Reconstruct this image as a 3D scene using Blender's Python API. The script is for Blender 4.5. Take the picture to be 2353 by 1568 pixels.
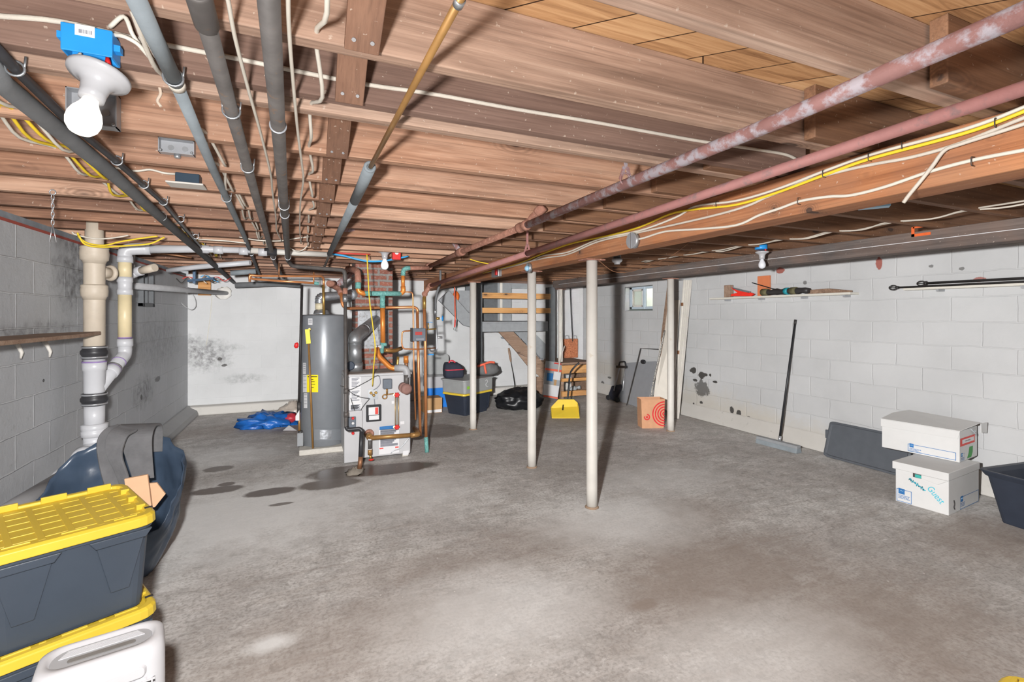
import bpy, math, random
from mathutils import Vector, Matrix, noise
random.seed(7)
for o in list(bpy.data.objects): bpy.data.objects.remove(o, do_unlink=True)
SC = bpy.context.scene; COL = SC.collection
V = Vector

# ------------------------------------------------------------------ camera, world, light, exposure
FPX, YAW, HZ, EYE = 1101.7, math.radians(23.28), 724.0, 1.5
cd = bpy.data.cameras.new('camera'); cam = bpy.data.objects.new('camera', cd); COL.objects.link(cam)
cd.sensor_width = 36; cd.lens = FPX/2353*36; cd.shift_y = -(784-HZ)/2353; cd.clip_start = .05
cam.location = (0, 0, EYE); cam.rotation_euler = (math.radians(90), 0, -YAW)
SC.camera = cam
w = bpy.data.worlds.new('world'); SC.world = w; w.use_nodes = True
w.node_tree.nodes['Background'].inputs[0].default_value = (.93, .97, 1, 1)
w.node_tree.nodes['Background'].inputs[1].default_value = .55
SC.view_settings.view_transform = 'Standard'; SC.view_settings.look = 'None'
SC.view_settings.gamma = 1; SC.view_settings.use_curve_mapping = False
SC.view_settings.exposure = -0.12
def lamp(name, loc, power, r, col=(1, 1, 1), fall=None):
    l = bpy.data.lights.new(name, 'POINT'); l.energy = power; l.shadow_soft_size = r; l.color = col
    if fall:
        l.use_nodes = True; nt = l.node_tree; em = nt.nodes['Emission']
        f = nt.nodes.new('ShaderNodeLightFalloff'); f.inputs['Strength'].default_value = 1
        nt.links.new(f.outputs[fall], em.inputs['Strength'])
    o = bpy.data.objects.new(name, l); o.location = loc; COL.objects.link(o); return o
# the photographer's flash, held left of the camera
lamp('flash', (-.2, .3, 1.62), 32, .05, (1, .985, .97), 'Linear')
lamp('flash', (-.2, .3, 1.62), 45, .05, (1, .985, .97), 'Constant')

# daylight in the window well outside the right wall
lamp('well_daylight', (5.62, 6.75, 2.5), 110, .15, (.95, .98, 1))

# ------------------------------------------------------------------ where a photo pixel lies in the room
CY, SY = math.cos(YAW), math.sin(YAW)
def on(px, py, X=None, Y=None, Z=None, t=None):
    u = (px-1176.5)/FPX; v = (HZ-py)/FPX
    d = V((SY+u*CY, CY-u*SY, v))
    if t is None:
        t = X/d.x if X is not None else Y/d.y if Y is not None else (Z-EYE)/v
    return V((d.x*t, d.y*t, EYE+v*t))

# ------------------------------------------------------------------ mesh building
def frame(axis):
    a = V(axis).normalized(); u = a.orthogonal().normalized(); return u, a.cross(u), a
def smooth_path(pts, n=5):
    p = [V(q) for q in pts]
    if len(p) < 3: return p
    q = [p[0]*2-p[1]]+p+[p[-1]*2-p[-2]]; out = []
    for i in range(1, len(q)-2):
        a, b, c, d = q[i-1], q[i], q[i+1], q[i+2]
        for k in range(n):
            t = k/n
            out.append(.5*((2*b)+(c-a)*t+(2*a-5*b+4*c-d)*t*t+(3*b-a-3*c+d)*t**3))
    out.append(p[-1]); return out
def fillet(pts, rad, n=5):
    p = [V(q) for q in pts]; out = [p[0]]
    for i in range(1, len(p)-1):
        a, b, c = p[i-1], p[i], p[i+1]
        d1 = (a-b); d2 = (c-b); k = min(rad, d1.length*.49, d2.length*.49)
        s = b+d1.normalized()*k; e = b+d2.normalized()*k
        for j in range(n+1):
            t = j/n; out.append(s*(1-t)**2+b*2*t*(1-t)+e*t*t)
    out.append(p[-1]); return out
def rrect(hx, hy, r, n=4):
    o = []
    for cx, cy, a0 in ((hx-r, hy-r, 0), (-hx+r, hy-r, 90), (-hx+r, -hy+r, 180), (hx-r, -hy+r, 270)):
        for k in range(n+1):
            a = math.radians(a0+90*k/n); o.append((cx+r*math.cos(a), cy+r*math.sin(a)))
    return o
class MB:
    def __init__(s, mtx=None): s.v = []; s.f = []; s.sm = []; s.m = mtx
    def add(s, vs, fs, smooth=False):
        b = len(s.v)
        for p in vs: s.v.append(s.m @ V(p) if s.m else V(p))
        for f in fs: s.f.append([i+b for i in f]); s.sm.append(smooth)
        return s
    def box(s, c, size, R=None):
        c = V(c); h = V(size)*.5; vs = []
        for z in (-1, 1):
            for y in (-1, 1):
                for x in (-1, 1):
                    d = V((x*h.x, y*h.y, z*h.z)); vs.append(c+(R @ d if R else d))
        return s.add(vs, [(0, 2, 3, 1), (4, 5, 7, 6), (0, 1, 5, 4), (2, 6, 7, 3), (0, 4, 6, 2), (1, 3, 7, 5)])
    def bb(s, x0, x1, y0, y1, z0, z1): return s.box(((x0+x1)/2, (y0+y1)/2, (z0+z1)/2), (x1-x0, y1-y0, z1-z0))
    def bar(s, p0, p1, wdt, thk, up=(0, 0, 1)):
        p0, p1 = V(p0), V(p1); d = (p1-p0); L = d.length; d.normalize()
        x = d.cross(V(up)); x = x.normalized() if x.length > 1e-5 else d.orthogonal().normalized()
        z = x.cross(d); R = Matrix((x, d, z)).transposed()
        return s.box((p0+p1)/2, (wdt, L, thk), R)
    def tube(s, pts, r, seg=10, caps=True, sx=1.0, closed=False):
        p = [V(q) for q in pts]; n = len(p); rr = r if isinstance(r, (list, tuple)) else [r]*n
        u = None; vs = []
        for i in range(n):
            if closed: d = (p[(i+1) % n]-p[i-1])
            else: d = (p[min(i+1, n-1)]-p[max(i-1, 0)])
            d.normalize()
            if u is None: u = (V((0, 0, 1)).cross(d) if abs(d.z) < .95 else V((1, 0, 0)).cross(d)).normalized()
            u = (u-d*u.dot(d)).normalized(); w_ = d.cross(u)
            for k in range(seg):
                a = 2*math.pi*k/seg; vs.append(p[i]+u*(rr[i]*math.cos(a)*sx)+w_*(rr[i]*math.sin(a)))
        fs = []
        for i in range(n if closed else n-1):
            j = (i+1) % n
            for k in range(seg): fs.append((i*seg+k, i*seg+(k+1) % seg, j*seg+(k+1) % seg, j*seg+k))
        s.add(vs, fs, True)
        if caps and not closed:
            b = len(s.v)-n*seg
            s.f.append([b+k for k in reversed(range(seg))]); s.sm.append(False)
            s.f.append([b+(n-1)*seg+k for k in range(seg)]); s.sm.append(False)
        return s
    def cyl(s, p0, p1, r, r1=None, seg=18): return s.tube([p0, p1], [r, r if r1 is None else r1], seg)
    def lathe(s, prof, base, axis=(0, 0, 1), seg=24, sharp=False):
        u, w_, a = frame(axis); base = V(base); vs = []; fs = []
        for r, h in prof:
            for k in range(seg):
                t = 2*math.pi*k/seg; vs.append(base+a*h+(u*math.cos(t)+w_*math.sin(t))*max(r, 1e-4))
        for i in range(len(prof)-1):
            for k in range(seg): fs.append((i*seg+k, i*seg+(k+1) % seg, (i+1)*seg+(k+1) % seg, (i+1)*seg+k))
        s.add(vs, fs, not sharp); b = len(s.v)-len(vs)
        s.f.append([b+k for k in reversed(range(seg))]); s.sm.append(False)
        s.f.append([b+(len(prof)-1)*seg+k for k in range(seg)]); s.sm.append(False)
        return s
    def torus(s, c, axis, R, r, seg=20, ts=7):
        u, w_, a = frame(axis); c = V(c)
        return s.tube([c+(u*math.cos(2*math.pi*k/seg)+w_*math.sin(2*math.pi*k/seg))*R for k in range(seg)], r, ts, closed=True)
    def prism(s, pts, ext):
        n = len(pts); p = [V(q) for q in pts]; e = V(ext)
        return s.add(p+[q+e for q in p], [list(range(n))[::-1], list(range(n, 2*n))]+[(i, (i+1) % n, n+(i+1) % n, n+i) for i in range(n)])
    def loft(s, rings, smooth=False, cap0=True, cap1=True):
        n = len(rings[0]); vs = [q for r in rings for q in r]; fs = []
        for i in range(len(rings)-1):
            for k in range(n): fs.append((i*n+k, i*n+(k+1) % n, (i+1)*n+(k+1) % n, (i+1)*n+k))
        if cap0: fs.append(list(range(n))[::-1])
        if cap1: fs.append([(len(rings)-1)*n+k for k in range(n)])
        return s.add(vs, fs, smooth)
    def quad(s, a, b, c, d): return s.add([a, b, c, d], [(0, 1, 2, 3)])
    def ball(s, c, r, seg=16, rings=10, amp=0, freq=3, seed=0, flat=None):
        r = V(r) if isinstance(r, (tuple, list, Vector)) else V((r, r, r)); c = V(c); vs = []; fs = []
        for i in range(rings+1):
            th = math.pi*i/rings
            for k in range(seg):
                ph = 2*math.pi*k/seg; d = V((math.sin(th)*math.cos(ph), math.sin(th)*math.sin(ph), math.cos(th)))
                m = 1
                if amp:
                    q = d*freq+V((seed*3.1, seed*1.7, 0)); m = 1+amp*(noise.noise(q)+.6*abs(noise.noise(q*2.3))+.3*noise.noise(q*5))
                p = V((d.x*r.x, d.y*r.y, d.z*r.z))*m
                if flat is not None: p.z = max(p.z, flat)
                vs.append(c+p)
        for i in range(rings):
            for k in range(seg): fs.append((i*seg+k, (i+1)*seg+k, (i+1)*seg+(k+1) % seg, i*seg+(k+1) % seg))
        return s.add(vs, fs, True)
    def build(s, name, m, parent=None, label=None, cat=None, group=None, kind=None, bevel=0, solid=0, sub=0, loc=None):
        me = bpy.data.meshes.new(name)
        if parent is not None: org = parent.get('_w') ; org = V(org)
        elif loc is not None: org = V(loc)
        else:
            lo = V([min(p[i] for p in s.v) for i in range(3)]); hi = V([max(p[i] for p in s.v) for i in range(3)])
            org = V(((lo.x+hi.x)/2, (lo.y+hi.y)/2, lo.z))
        me.from_pydata([p-org for p in s.v], [], s.f); me.polygons.foreach_set('use_smooth', s.sm); me.update()
        import bmesh
        bm = bmesh.new(); bm.from_mesh(me); bmesh.ops.recalc_face_normals(bm, faces=bm.faces); bm.to_mesh(me); bm.free()
        me.materials.append(m)
        o = bpy.data.objects.new(name, me); COL.objects.link(o)
        o['_w'] = list(org)
        if parent is not None: o.parent = parent
        else: o.location = org
        if label: o['label'] = label
        if cat: o['category'] = cat
        if group: o['group'] = group
        if kind: o['kind'] = kind
        if solid:
            md = o.modifiers.new('solid', 'SOLIDIFY'); md.thickness = solid; md.offset = 0
        if sub:
            md = o.modifiers.new('sub', 'SUBSURF'); md.levels = sub; md.render_levels = sub
        if bevel:
            md = o.modifiers.new('bevel', 'BEVEL'); md.width = bevel; md.segments = 2; md.limit_method = 'ANGLE'; md.angle_limit = .7
        return o
def thing(name, label, cat, loc=(0, 0, 0), group=None):
    o = bpy.data.objects.new(name, None); COL.objects.link(o); o.location = loc; o['_w'] = list(loc); o.empty_display_size = .05
    o['label'] = label; o['category'] = cat
    if group: o['group'] = group
    return o
def text(name, body, size, mtx, m, parent, sx=1.0):
    cu = bpy.data.curves.new(name, 'FONT'); cu.body = body; cu.size = size; cu.extrude = .0002
    ob = bpy.data.objects.new(name, cu); COL.objects.link(ob)
    dg = bpy.context.evaluated_depsgraph_get(); me = bpy.data.meshes.new_from_object(ob.evaluated_get(dg))
    bpy.data.objects.remove(ob, do_unlink=True)
    org = V(parent['_w'])
    for v in me.vertices: v.co = (mtx @ V((v.co.x*sx, v.co.y, v.co.z)))-org
    me.materials.clear(); me.materials.append(m)
    o = bpy.data.objects.new(name, me); COL.objects.link(o); o.parent = parent; o['_w'] = list(org); return o
def plane_mtx(o, ux, uy):
    ux = V(ux).normalized(); uy = V(uy); uy = (uy-ux*uy.dot(ux)).normalized(); n = ux.cross(uy)
    m = Matrix((ux, uy, n)).transposed().to_4x4(); m.translation = V(o); return m

# ------------------------------------------------------------------ materials
def lin(c):
    return tuple((x/255/12.92 if x/255 <= .04045 else ((x/255+.055)/1.055)**2.4) for x in c)
class NT:
    def __init__(s, name):
        s.m = bpy.data.materials.new(name); s.m.use_nodes = True; s.t = s.m.node_tree
        s.b = s.t.nodes['Principled BSDF']
    def n(s, kind, **kw):
        o = s.t.nodes.new('ShaderNode'+kind)
        for k, v_ in kw.items():
            if k.startswith('i_'):
                key = k[2:]; key = int(key) if key.isdigit() else key.replace('_', ' ')
                o.inputs[key].default_value = v_
            else: setattr(o, k, v_)
        return o
    def l(s, a, b): s.t.links.new(a, b)
    def coord(s, scale=(1, 1, 1), rot=(0, 0, 0), world=False):
        if world: src = s.n('NewGeometry').outputs['Position']
        else: src = s.n('TexCoord').outputs['Object']
        mp = s.n('Mapping'); mp.inputs['Scale'].default_value = scale; mp.inputs['Rotation'].default_value = rot
        s.l(src, mp.inputs['Vector']); return mp.outputs['Vector']
    def noise(s, vec, scale, detail=4, rough=.55, dist=0):
        o = s.n('TexNoise'); o.inputs['Scale'].default_value = scale; o.inputs['Detail'].default_value = detail
        o.inputs['Roughness'].default_value = rough; o.inputs['Distortion'].default_value = dist
        s.l(vec, o.inputs['Vector']); return o.outputs['Fac']
    def ramp(s, fac, stops):
        o = s.n('ValToRGB'); e = o.color_ramp.elements
        while len(e) < len(stops): e.new(.5)
        for k, (p, c) in enumerate(stops):
            e[k].position = p; e[k].color = (c, c, c, 1) if isinstance(c, (int, float)) else tuple(c)+(1,)
        s.l(fac, o.inputs['Fac']); return o.outputs['Color']
    def mix(s, fac, a, b, mode='MIX'):
        o = s.n('Mix', data_type='RGBA', blend_type=mode)
        for sock, val in ((o.inputs[0], fac), (o.inputs[6], a), (o.inputs[7], b)):
            if isinstance(val, (int, float)): sock.default_value = val
            elif isinstance(val, tuple): sock.default_value = val+(1,) if len(val) == 3 else val
            else: s.l(val, sock)
        return o.outputs[2]
    def math(s, op, a, b=0., c=0.):
        o = s.n('Math', operation=op)
        for k, val in enumerate((a, b, c)):
            if isinstance(val, (int, float)): o.inputs[k].default_value = val
            else: s.l(val, o.inputs[k])
        return o.outputs[0]
    def bump(s, h, strength=.3, dist=.01):
        o = s.n('Bump'); o.inputs['Strength'].default_value = strength; o.inputs['Distance'].default_value = dist
        s.l(h, o.inputs['Height']); s.l(o.outputs['Normal'], s.b.inputs['Normal'])
    def blobs(s, vec, spots, wob, soft=.25):
        """mask of irregular patches at given places: (centre, radii, strength)"""
        acc = None
        for c, r, st in spots:
            d = s.n('VectorMath', operation='SUBTRACT'); s.l(vec, d.inputs[0]); d.inputs[1].default_value = c
            q = s.n('VectorMath', operation='DIVIDE'); s.l(d.outputs[0], q.inputs[0]); q.inputs[1].default_value = r
            ln = s.n('VectorMath', operation='LENGTH'); s.l(q.outputs[0], ln.inputs[0])
            e = s.math('ADD', ln.outputs['Value'], wob)
            mr = s.n('MapRange'); s.l(e, mr.inputs[0]); mr.inputs[1].default_value = 1-soft; mr.inputs[2].default_value = 1+soft
            mr.inputs[3].default_value = st; mr.inputs[4].default_value = 0
            acc = mr.outputs[0] if acc is None else s.math('MAXIMUM', acc, mr.outputs[0])
        return acc
def M(name, c, rough=.5, metal=0., var=.12, vs=12, bump=0., bs=90, c2=None, thr=None, spec=.4, stretch=(1, 1, 1)):
    """plain material, mottled by noise; c2 shows in patches where the noise passes thr"""
    k = NT(name); vec = k.coord(stretch); c = lin(c)
    n1 = k.noise(vec, vs, 5)
    lo = tuple(x*(1-var) for x in c); hi = tuple(min(1, x*(1+var)) for x in c)
    col = k.ramp(n1, [(.3, lo), (.7, hi)])
    if c2 is not None:
        n2 = k.noise(vec, vs*2.2, 6, .65); t = thr or .55
        col = k.mix(k.ramp(n2, [(t-.06, 0.), (t+.06, 1.)]), col, lin(c2))
    k.l(col, k.b.inputs['Base Color']); k.b.inputs['Roughness'].default_value = rough
    k.b.inputs['Metallic'].default_value = metal; k.b.inputs['Specular IOR Level'].default_value = spec
    if bump: k.bump(k.noise(vec, bs, 4), bump, .004)
    return k.m
def wood(name, stops, scale=(.7, 9, 9), rough=.75, rnd=.5, knots=True, dark=.0, world=False, rot=(0, 0, 0)):
    k = NT(name); vec = k.coord(scale, rot, world)
    inf = k.n('ObjectInfo'); off = k.n('VectorMath', operation='ADD'); k.l(vec, off.inputs[0])
    sc = k.n('VectorMath', operation='SCALE'); k.l(inf.outputs['Random'], sc.inputs['Scale']); sc.inputs[0].default_value = (37, 51, 23)
    k.l(sc.outputs[0], off.inputs[1]); vec = off.outputs[0]
    n1 = k.noise(vec, 1.6, 6, .6, .6); n2 = k.noise(vec, 9, 3, .5, .3)
    f = k.math('ADD', k.math('MULTIPLY', n1, .75), k.math('MULTIPLY', n2, .25))
    f = k.math('ADD', f, k.math('MULTIPLY', k.math('SUBTRACT', inf.outputs['Random'], .5), rnd*.5))
    col = k.ramp(f, [(p, lin(c)) for p, c in stops])
    sv = k.n('VectorMath', operation='MULTIPLY'); k.l(vec, sv.inputs[0]); sv.inputs[1].default_value = (.5, 4.5, 4.5)
    if scale[1] < scale[0]: sv.inputs[1].default_value = (4.5, .5, 4.5)
    fine = k.noise(sv.outputs[0], 2.2, 4, .7)
    col = k.mix(k.ramp(fine, [(.36, .34), (.5, .0)]), col, lin(tuple(x*.62 for x in stops[0][1])))
    col = k.mix(k.ramp(fine, [(.56, .0), (.7, .3)]), col, lin(tuple(min(235, x*1.14) for x in stops[-1][1])))
    hue = k.math('FRACT', k.math('MULTIPLY', inf.outputs['Random'], 7.31))
    col = k.mix(k.math('MULTIPLY', hue, .5*rnd), col, k.mix(1., col, (1.0, .8, .62), 'MULTIPLY'))
    dusty = k.noise(k.coord((1, 1, 1), rot, world), 70, 2, .5)
    col = k.mix(k.ramp(dusty, [(.7, .0), (.74, .5)]), col, lin((214, 200, 184)))
    big = k.noise(k.coord((.5, 2, 2), rot, world), 2.2, 3)
    col = k.mix(k.ramp(big, [(.35, .0), (.7, .4)]), col, lin((128, 102, 88)))
    if knots:
        vo = k.n('TexVoronoi'); vo.inputs['Scale'].default_value = 1.0; vo.feature = 'F1'
        o2 = k.n('VectorMath', operation='ADD'); k.l(k.coord((1.6, 4.5, 4.5), rot, world), o2.inputs[0]); k.l(sc.outputs[0], o2.inputs[1])
        k.l(o2.outputs[0], vo.inputs['Vector'])
        dist = k.math('ADD', vo.outputs['Distance'], k.math('MULTIPLY', k.math('SUBTRACT', n2, .5), .05))
        ring = k.math('MULTIPLY', k.math('MULTIPLY', k.math('ADD', k.math('SINE', k.math('MULTIPLY', dist, 150.)), 1.), .3), k.ramp(dist, [(.08, 1.), (.24, 0.)]))
        col = k.mix(ring, col, lin((92, 70, 58)))
        col = k.mix(k.ramp(dist, [(.06, .9), (.085, .0)]), col, lin((70, 56, 50)))
    k.l(col, k.b.inputs['Base Color']); k.b.inputs['Roughness'].default_value = rough; k.b.inputs['Specular IOR Level'].default_value = .25
    k.bump(n2, .25, .003)
    return k.m

# concrete floor
def floor_mat():
    k = NT('floor_concrete'); vec = k.coord(world=True)
    n1 = k.noise(vec, .9, 6, .62, .6); n2 = k.noise(vec, 4.5, 7, .7, .4); n3 = k.noise(vec, 55, 3, .6); st = k.noise(k.coord((1, 6, 1), (0, 0, -.5), True), 1.6, 6, .7, 1.2)
    col = k.ramp(n1, [(.3, lin((168, 163, 158))), (.45, lin((192, 188, 185))), (.6, lin((208, 206, 203))), (.78, lin((218, 217, 215)))])
    col = k.mix(k.ramp(n2, [(.45, .0), (.55, .5)]), col, lin((162, 158, 155)))
    col = k.mix(k.ramp(st, [(.5, .0), (.62, .5)]), col, lin((164, 156, 150)))
    n5 = k.noise(vec, 13, 5, .7, .5)
    col = k.mix(k.ramp(n5, [(.36, .6), (.44, .0)]), col, lin((142, 138, 134)))
    col = k.mix(k.ramp(n5, [(.58, .0), (.7, .45)]), col, lin((232, 231, 229)))
    col = k.mix(k.ramp(n3, [(.36, .55), (.54, 0.)]), col, lin((136, 131, 126)))
    rip = k.noise(k.coord((9, 38, 1), (0, 0, -.55), True), 1., 4, .6, .6)
    col = k.mix(k.ramp(rip, [(.36, .2), (.5, .0)]), col, lin((140, 136, 132)))
    col = k.mix(k.ramp(rip, [(.58, .0), (.7, .22)]), col, lin((226, 225, 222)))
    # damp and scuffed places
    n4 = k.noise(vec, 5, 5, .65)
    wob = k.math('MULTIPLY', k.math('SUBTRACT', n4, .5), 1.5)
    def fp(x, y): p = on(x, y, Z=0); return (p.x, p.y, 0)
    dull = [(fp(1650, 1320), (.75, .45, 1), .75), (fp(2000, 1420), (.6, .5, 1), .7), (fp(2280, 1240), (.5, .3, 1), .6), (fp(1480, 1390), (.12, .06, 1), .9), (fp(900, 1430), (.5, .25, 1), .5),
            (fp(600, 985), (.9, .35, 1), .55), (fp(1400, 960), (1.2, .6, 1), .55), (fp(1000, 1300), (.5, .2, 1), .4), (fp(1250, 1250), (.5, .3, 1), .45), (fp(700, 1500), (.5, .3, 1), .45), (fp(1600, 1180), (.35, .25, 1), .5)]
    col = k.mix(k.blobs(vec, dull, wob, .5), col, lin((146, 134, 125)))
    pale = [(fp(1420, 1190), (.55, .4, 1), .55), (fp(1150, 1400), (.5, .35, 1), .5), (fp(950, 1130), (.5, .5, 1), .5), (fp(560, 1180), (.9, .7, 1), .75), (fp(520, 1050), (.5, .4, 1), .5), (fp(620, 1480), (.1, .05, 1), .8), (fp(1520, 1100), (.6, .4, 1), .4), (fp(1750, 1500), (.5, .3, 1), .4)]
    col = k.mix(k.blobs(vec, pale, wob, .5), col, lin((226, 226, 225)))
    wet = [(fp(622, 1131), (.2, .09, 1), 1), (fp(500, 1127), (.2, .09, 1), 1), (fp(520, 1113), (.07, .05, 1), 1), (fp(502, 1078), (.13, .09, 1), .9), (fp(758, 1112), (.26, .13, 1), .85), (fp(646, 1159), (.09, .03, 1), .8),
           (fp(800, 1085), (.35, .2, 1), .9), (fp(900, 1078), (.45, .16, 1), 1), (fp(1010, 990), (.35, .35, 1), .6), (fp(725, 985), (.5, .3, 1), .5)]
    wob2 = k.math('MULTIPLY', k.math('SUBTRACT', k.noise(vec, 9, 5, .65), .5), .55)
    wm = k.blobs(vec, wet, wob2, .12)
    col = k.mix(wm, col, lin((92, 80, 72)))
    # white specks of paint and grit
    vo = k.n('TexVoronoi'); vo.inputs['Scale'].default_value = 9; k.l(vec, vo.inputs['Vector'])
    col = k.mix(k.math('MULTIPLY', k.ramp(vo.outputs['Distance'], [(.03, .9), (.06, 0.)]), k.ramp(n2, [(.5, 0.), (.56, 1.)])), col, lin((215, 212, 208)))
    vo2 = k.n('TexVoronoi'); vo2.feature = 'DISTANCE_TO_EDGE'; vo2.inputs['Scale'].default_value = .5; k.l(k.coord(world=True), vo2.inputs['Vector'])
    k.l(col, k.b.inputs['Base Color'])
    k.l(k.ramp(wm, [(0, .8), (1, .35)]), k.b.inputs['Roughness']); k.b.inputs['Specular IOR Level'].default_value = .3
    k.bump(k.math('ADD', k.math('MULTIPLY', n3, .4), n2), .25, .006)
    return k.m
def block_mat(name, axes, base, dirt, courseoff, spots=None, reds=None, spotcol=(70, 68, 66), mortar_c=None, strength=.55, rough_spots=None, damp=None, smooth=1.0, bh=.215, bw=.43):
    """painted concrete block: axes picks (along, up) from the room position"""
    k = NT(name); pos = k.n('NewGeometry').outputs['Position']
    sep = k.n('SeparateXYZ'); k.l(pos, sep.inputs[0]); cmb = k.n('CombineXYZ')
    k.l(sep.outputs[axes], cmb.inputs[0]); k.l(k.math('SUBTRACT', sep.outputs[2], courseoff), cmb.inputs[1])
    nz = k.noise(pos, 3.5, 3); wv = k.n('VectorMath', operation='ADD'); k.l(cmb.outputs[0], wv.inputs[0])
    w2 = k.math('MULTIPLY', k.math('SUBTRACT', nz, .5), .03); c2 = k.n('CombineXYZ'); k.l(w2, c2.inputs[0]); k.l(w2, c2.inputs[1]); k.l(c2.outputs[0], wv.inputs[1])
    br = k.n('TexBrick'); k.l(wv.outputs[0], br.inputs['Vector'])
    br.inputs['Scale'].default_value = 1; br.inputs['Brick Width'].default_value = bw; br.inputs['Row Height'].default_value = bh
    br.inputs['Mortar Size'].default_value = .007; br.inputs['Mortar Smooth'].default_value = .6; br.offset = .5
    br.inputs['Color1'].default_value = (1, 1, 1, 1); br.inputs['Color2'].default_value = (.965, .965, .965, 1); br.inputs['Mortar'].default_value = (1, 1, 1, 1)
    b = lin(base); n1 = k.noise(pos, 1.3, 5, .6); n2 = k.noise(pos, 14, 5, .7); n3 = k.noise(pos, 45, 3, .6)
    col = k.ramp(n1, [(.3, tuple(x*.92 for x in b)), (.65, tuple(x*1.05 for x in b))])
    col = k.mix(1., col, br.outputs['Color'], 'MULTIPLY')
    if mortar_c: col = k.mix(k.math('MULTIPLY', br.outputs['Fac'], k.ramp(n2, [(.4, .1), (.6, .75)])), col, lin(mortar_c))
    col = k.mix(k.ramp(n2, [(.62, 0.), (.75, dirt)]), col, lin((118, 114, 110)))
    wob = k.math('MULTIPLY', k.math('SUBTRACT', k.noise(pos, 11, 5, .7), .5), 2.2)
    if damp: col = k.mix(k.blobs(pos, damp, wob, .6), col, lin((176, 166, 148)))
    if rough_spots: col = k.mix(k.math('MULTIPLY', k.blobs(pos, rough_spots, wob, .5), k.ramp(n2, [(.35, 0.), (.65, 1.)])), col, lin((92, 92, 92)))
    if reds: col = k.mix(k.blobs(pos, reds, wob, .08), col, lin((150, 92, 84)))
    if spots: col = k.mix(k.blobs(pos, spots, wob, .08), col, lin(spotcol))
    k.l(col, k.b.inputs['Base Color']); k.b.inputs['Roughness'].default_value = .6; k.b.inputs['Specular IOR Level'].default_value = .3
    h = k.math('SUBTRACT', k.math('ADD', k.math('MULTIPLY', n2, .25*smooth), k.math('MULTIPLY', n3, .1*smooth)), k.math('MULTIPLY', br.outputs['Fac'], 1. if mortar_c is None else -.5))
    k.bump(h, strength, .012)
    return k.m
def deck_mat():
    k = NT('deck_boards'); vec = k.coord(rot=(0, 0, math.radians(45)), world=True)
    br = k.n('TexBrick'); k.l(vec, br.inputs['Vector']); br.inputs['Scale'].default_value = 1
    br.inputs['Brick Width'].default_value = 1.9; br.inputs['Row Height'].default_value = .145; br.inputs['Mortar Size'].default_value = .0025; br.inputs['Mortar Smooth'].default_value = .2
    br.inputs['Color1'].default_value = (0, 0, 0, 1); br.inputs['Color2'].default_value = (1, 1, 1, 1); br.inputs['Mortar'].default_value = (.5, .5, .5, 1)
    g = k.noise(k.coord((1.2, 26, 1), (0, 0, math.radians(45)), True), 1.5, 6, .65, .8)
    f = k.math('ADD', k.math('MULTIPLY', g, .8), k.math('MULTIPLY', br.outputs['Color'], .18))
    col = k.ramp(f, [(.28, lin((120, 84, 56))), (.45, lin((178, 136, 96))), (.6, lin((200, 160, 118))), (.8, lin((216, 184, 146)))])
    col = k.mix(br.outputs['Fac'], col, lin((52, 34, 22)))
    k.l(col, k.b.inputs['Base Color']); k.b.inputs['Roughness'].default_value = .8; k.b.inputs['Specular IOR Level'].default_value = .2
    return k.m
def brick_mat():
    k = NT('chimney_brick'); pos = k.n('NewGeometry').outputs['Position']
    sep = k.n('SeparateXYZ'); k.l(pos, sep.inputs[0]); cmb = k.n('CombineXYZ')
    k.l(k.math('ADD', sep.outputs[0], sep.outputs[1]), cmb.inputs[0]); k.l(sep.outputs[2], cmb.inputs[1])
    nz = k.noise(pos, 18, 4); wv = k.n('VectorMath', operation='ADD'); k.l(cmb.outputs[0], wv.inputs[0])
    w2 = k.math('MULTIPLY', k.math('SUBTRACT', nz, .5), .02); c2 = k.n('CombineXYZ'); k.l(w2, c2.inputs[0]); k.l(w2, c2.inputs[1]); k.l(c2.outputs[0], wv.inputs[1])
    br = k.n('TexBrick'); k.l(wv.outputs[0], br.inputs['Vector']); br.inputs['Scale'].default_value = 1
    br.inputs['Brick Width'].default_value = .21; br.inputs['Row Height'].default_value = .074; br.inputs['Mortar Size'].default_value = .015; br.inputs['Mortar Smooth'].default_value = .3
    br.inputs['Color1'].default_value = lin((150, 92, 76))+(1,); br.inputs['Color2'].default_value = lin((120, 74, 62))+(1,); br.inputs['Mortar'].default_value = lin((128, 123, 119))+(1,)
    n = k.noise(pos, 30, 5, .7)
    col = k.mix(k.ramp(n, [(.5, 0.), (.7, .6)]), br.outputs['Color'], lin((170, 160, 152)))
    k.l(col, k.b.inputs['Base Color']); k.b.inputs['Roughness'].default_value = .9
    k.bump(k.math('SUBTRACT', k.math('MULTIPLY', n, .4), br.outputs['Fac']), .6, .01)
    return k.m
def glass_mat(name, col, rough, trans):
    k = NT(name); k.b.inputs['Base Color'].default_value = lin(col)+(1,); k.b.inputs['Roughness'].default_value = rough
    k.b.inputs['Transmission Weight'].default_value = trans
    k.b.inputs['IOR'].default_value = 1.25
    return k.m
def glow(name, col, strength):
    k = NT(name); k.b.inputs['Base Color'].default_value = lin(col)+(1,); k.b.inputs['Emission Color'].default_value = lin(col)+(1,)
    k.b.inputs['Emission Strength'].default_value = strength; return k.m

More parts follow.
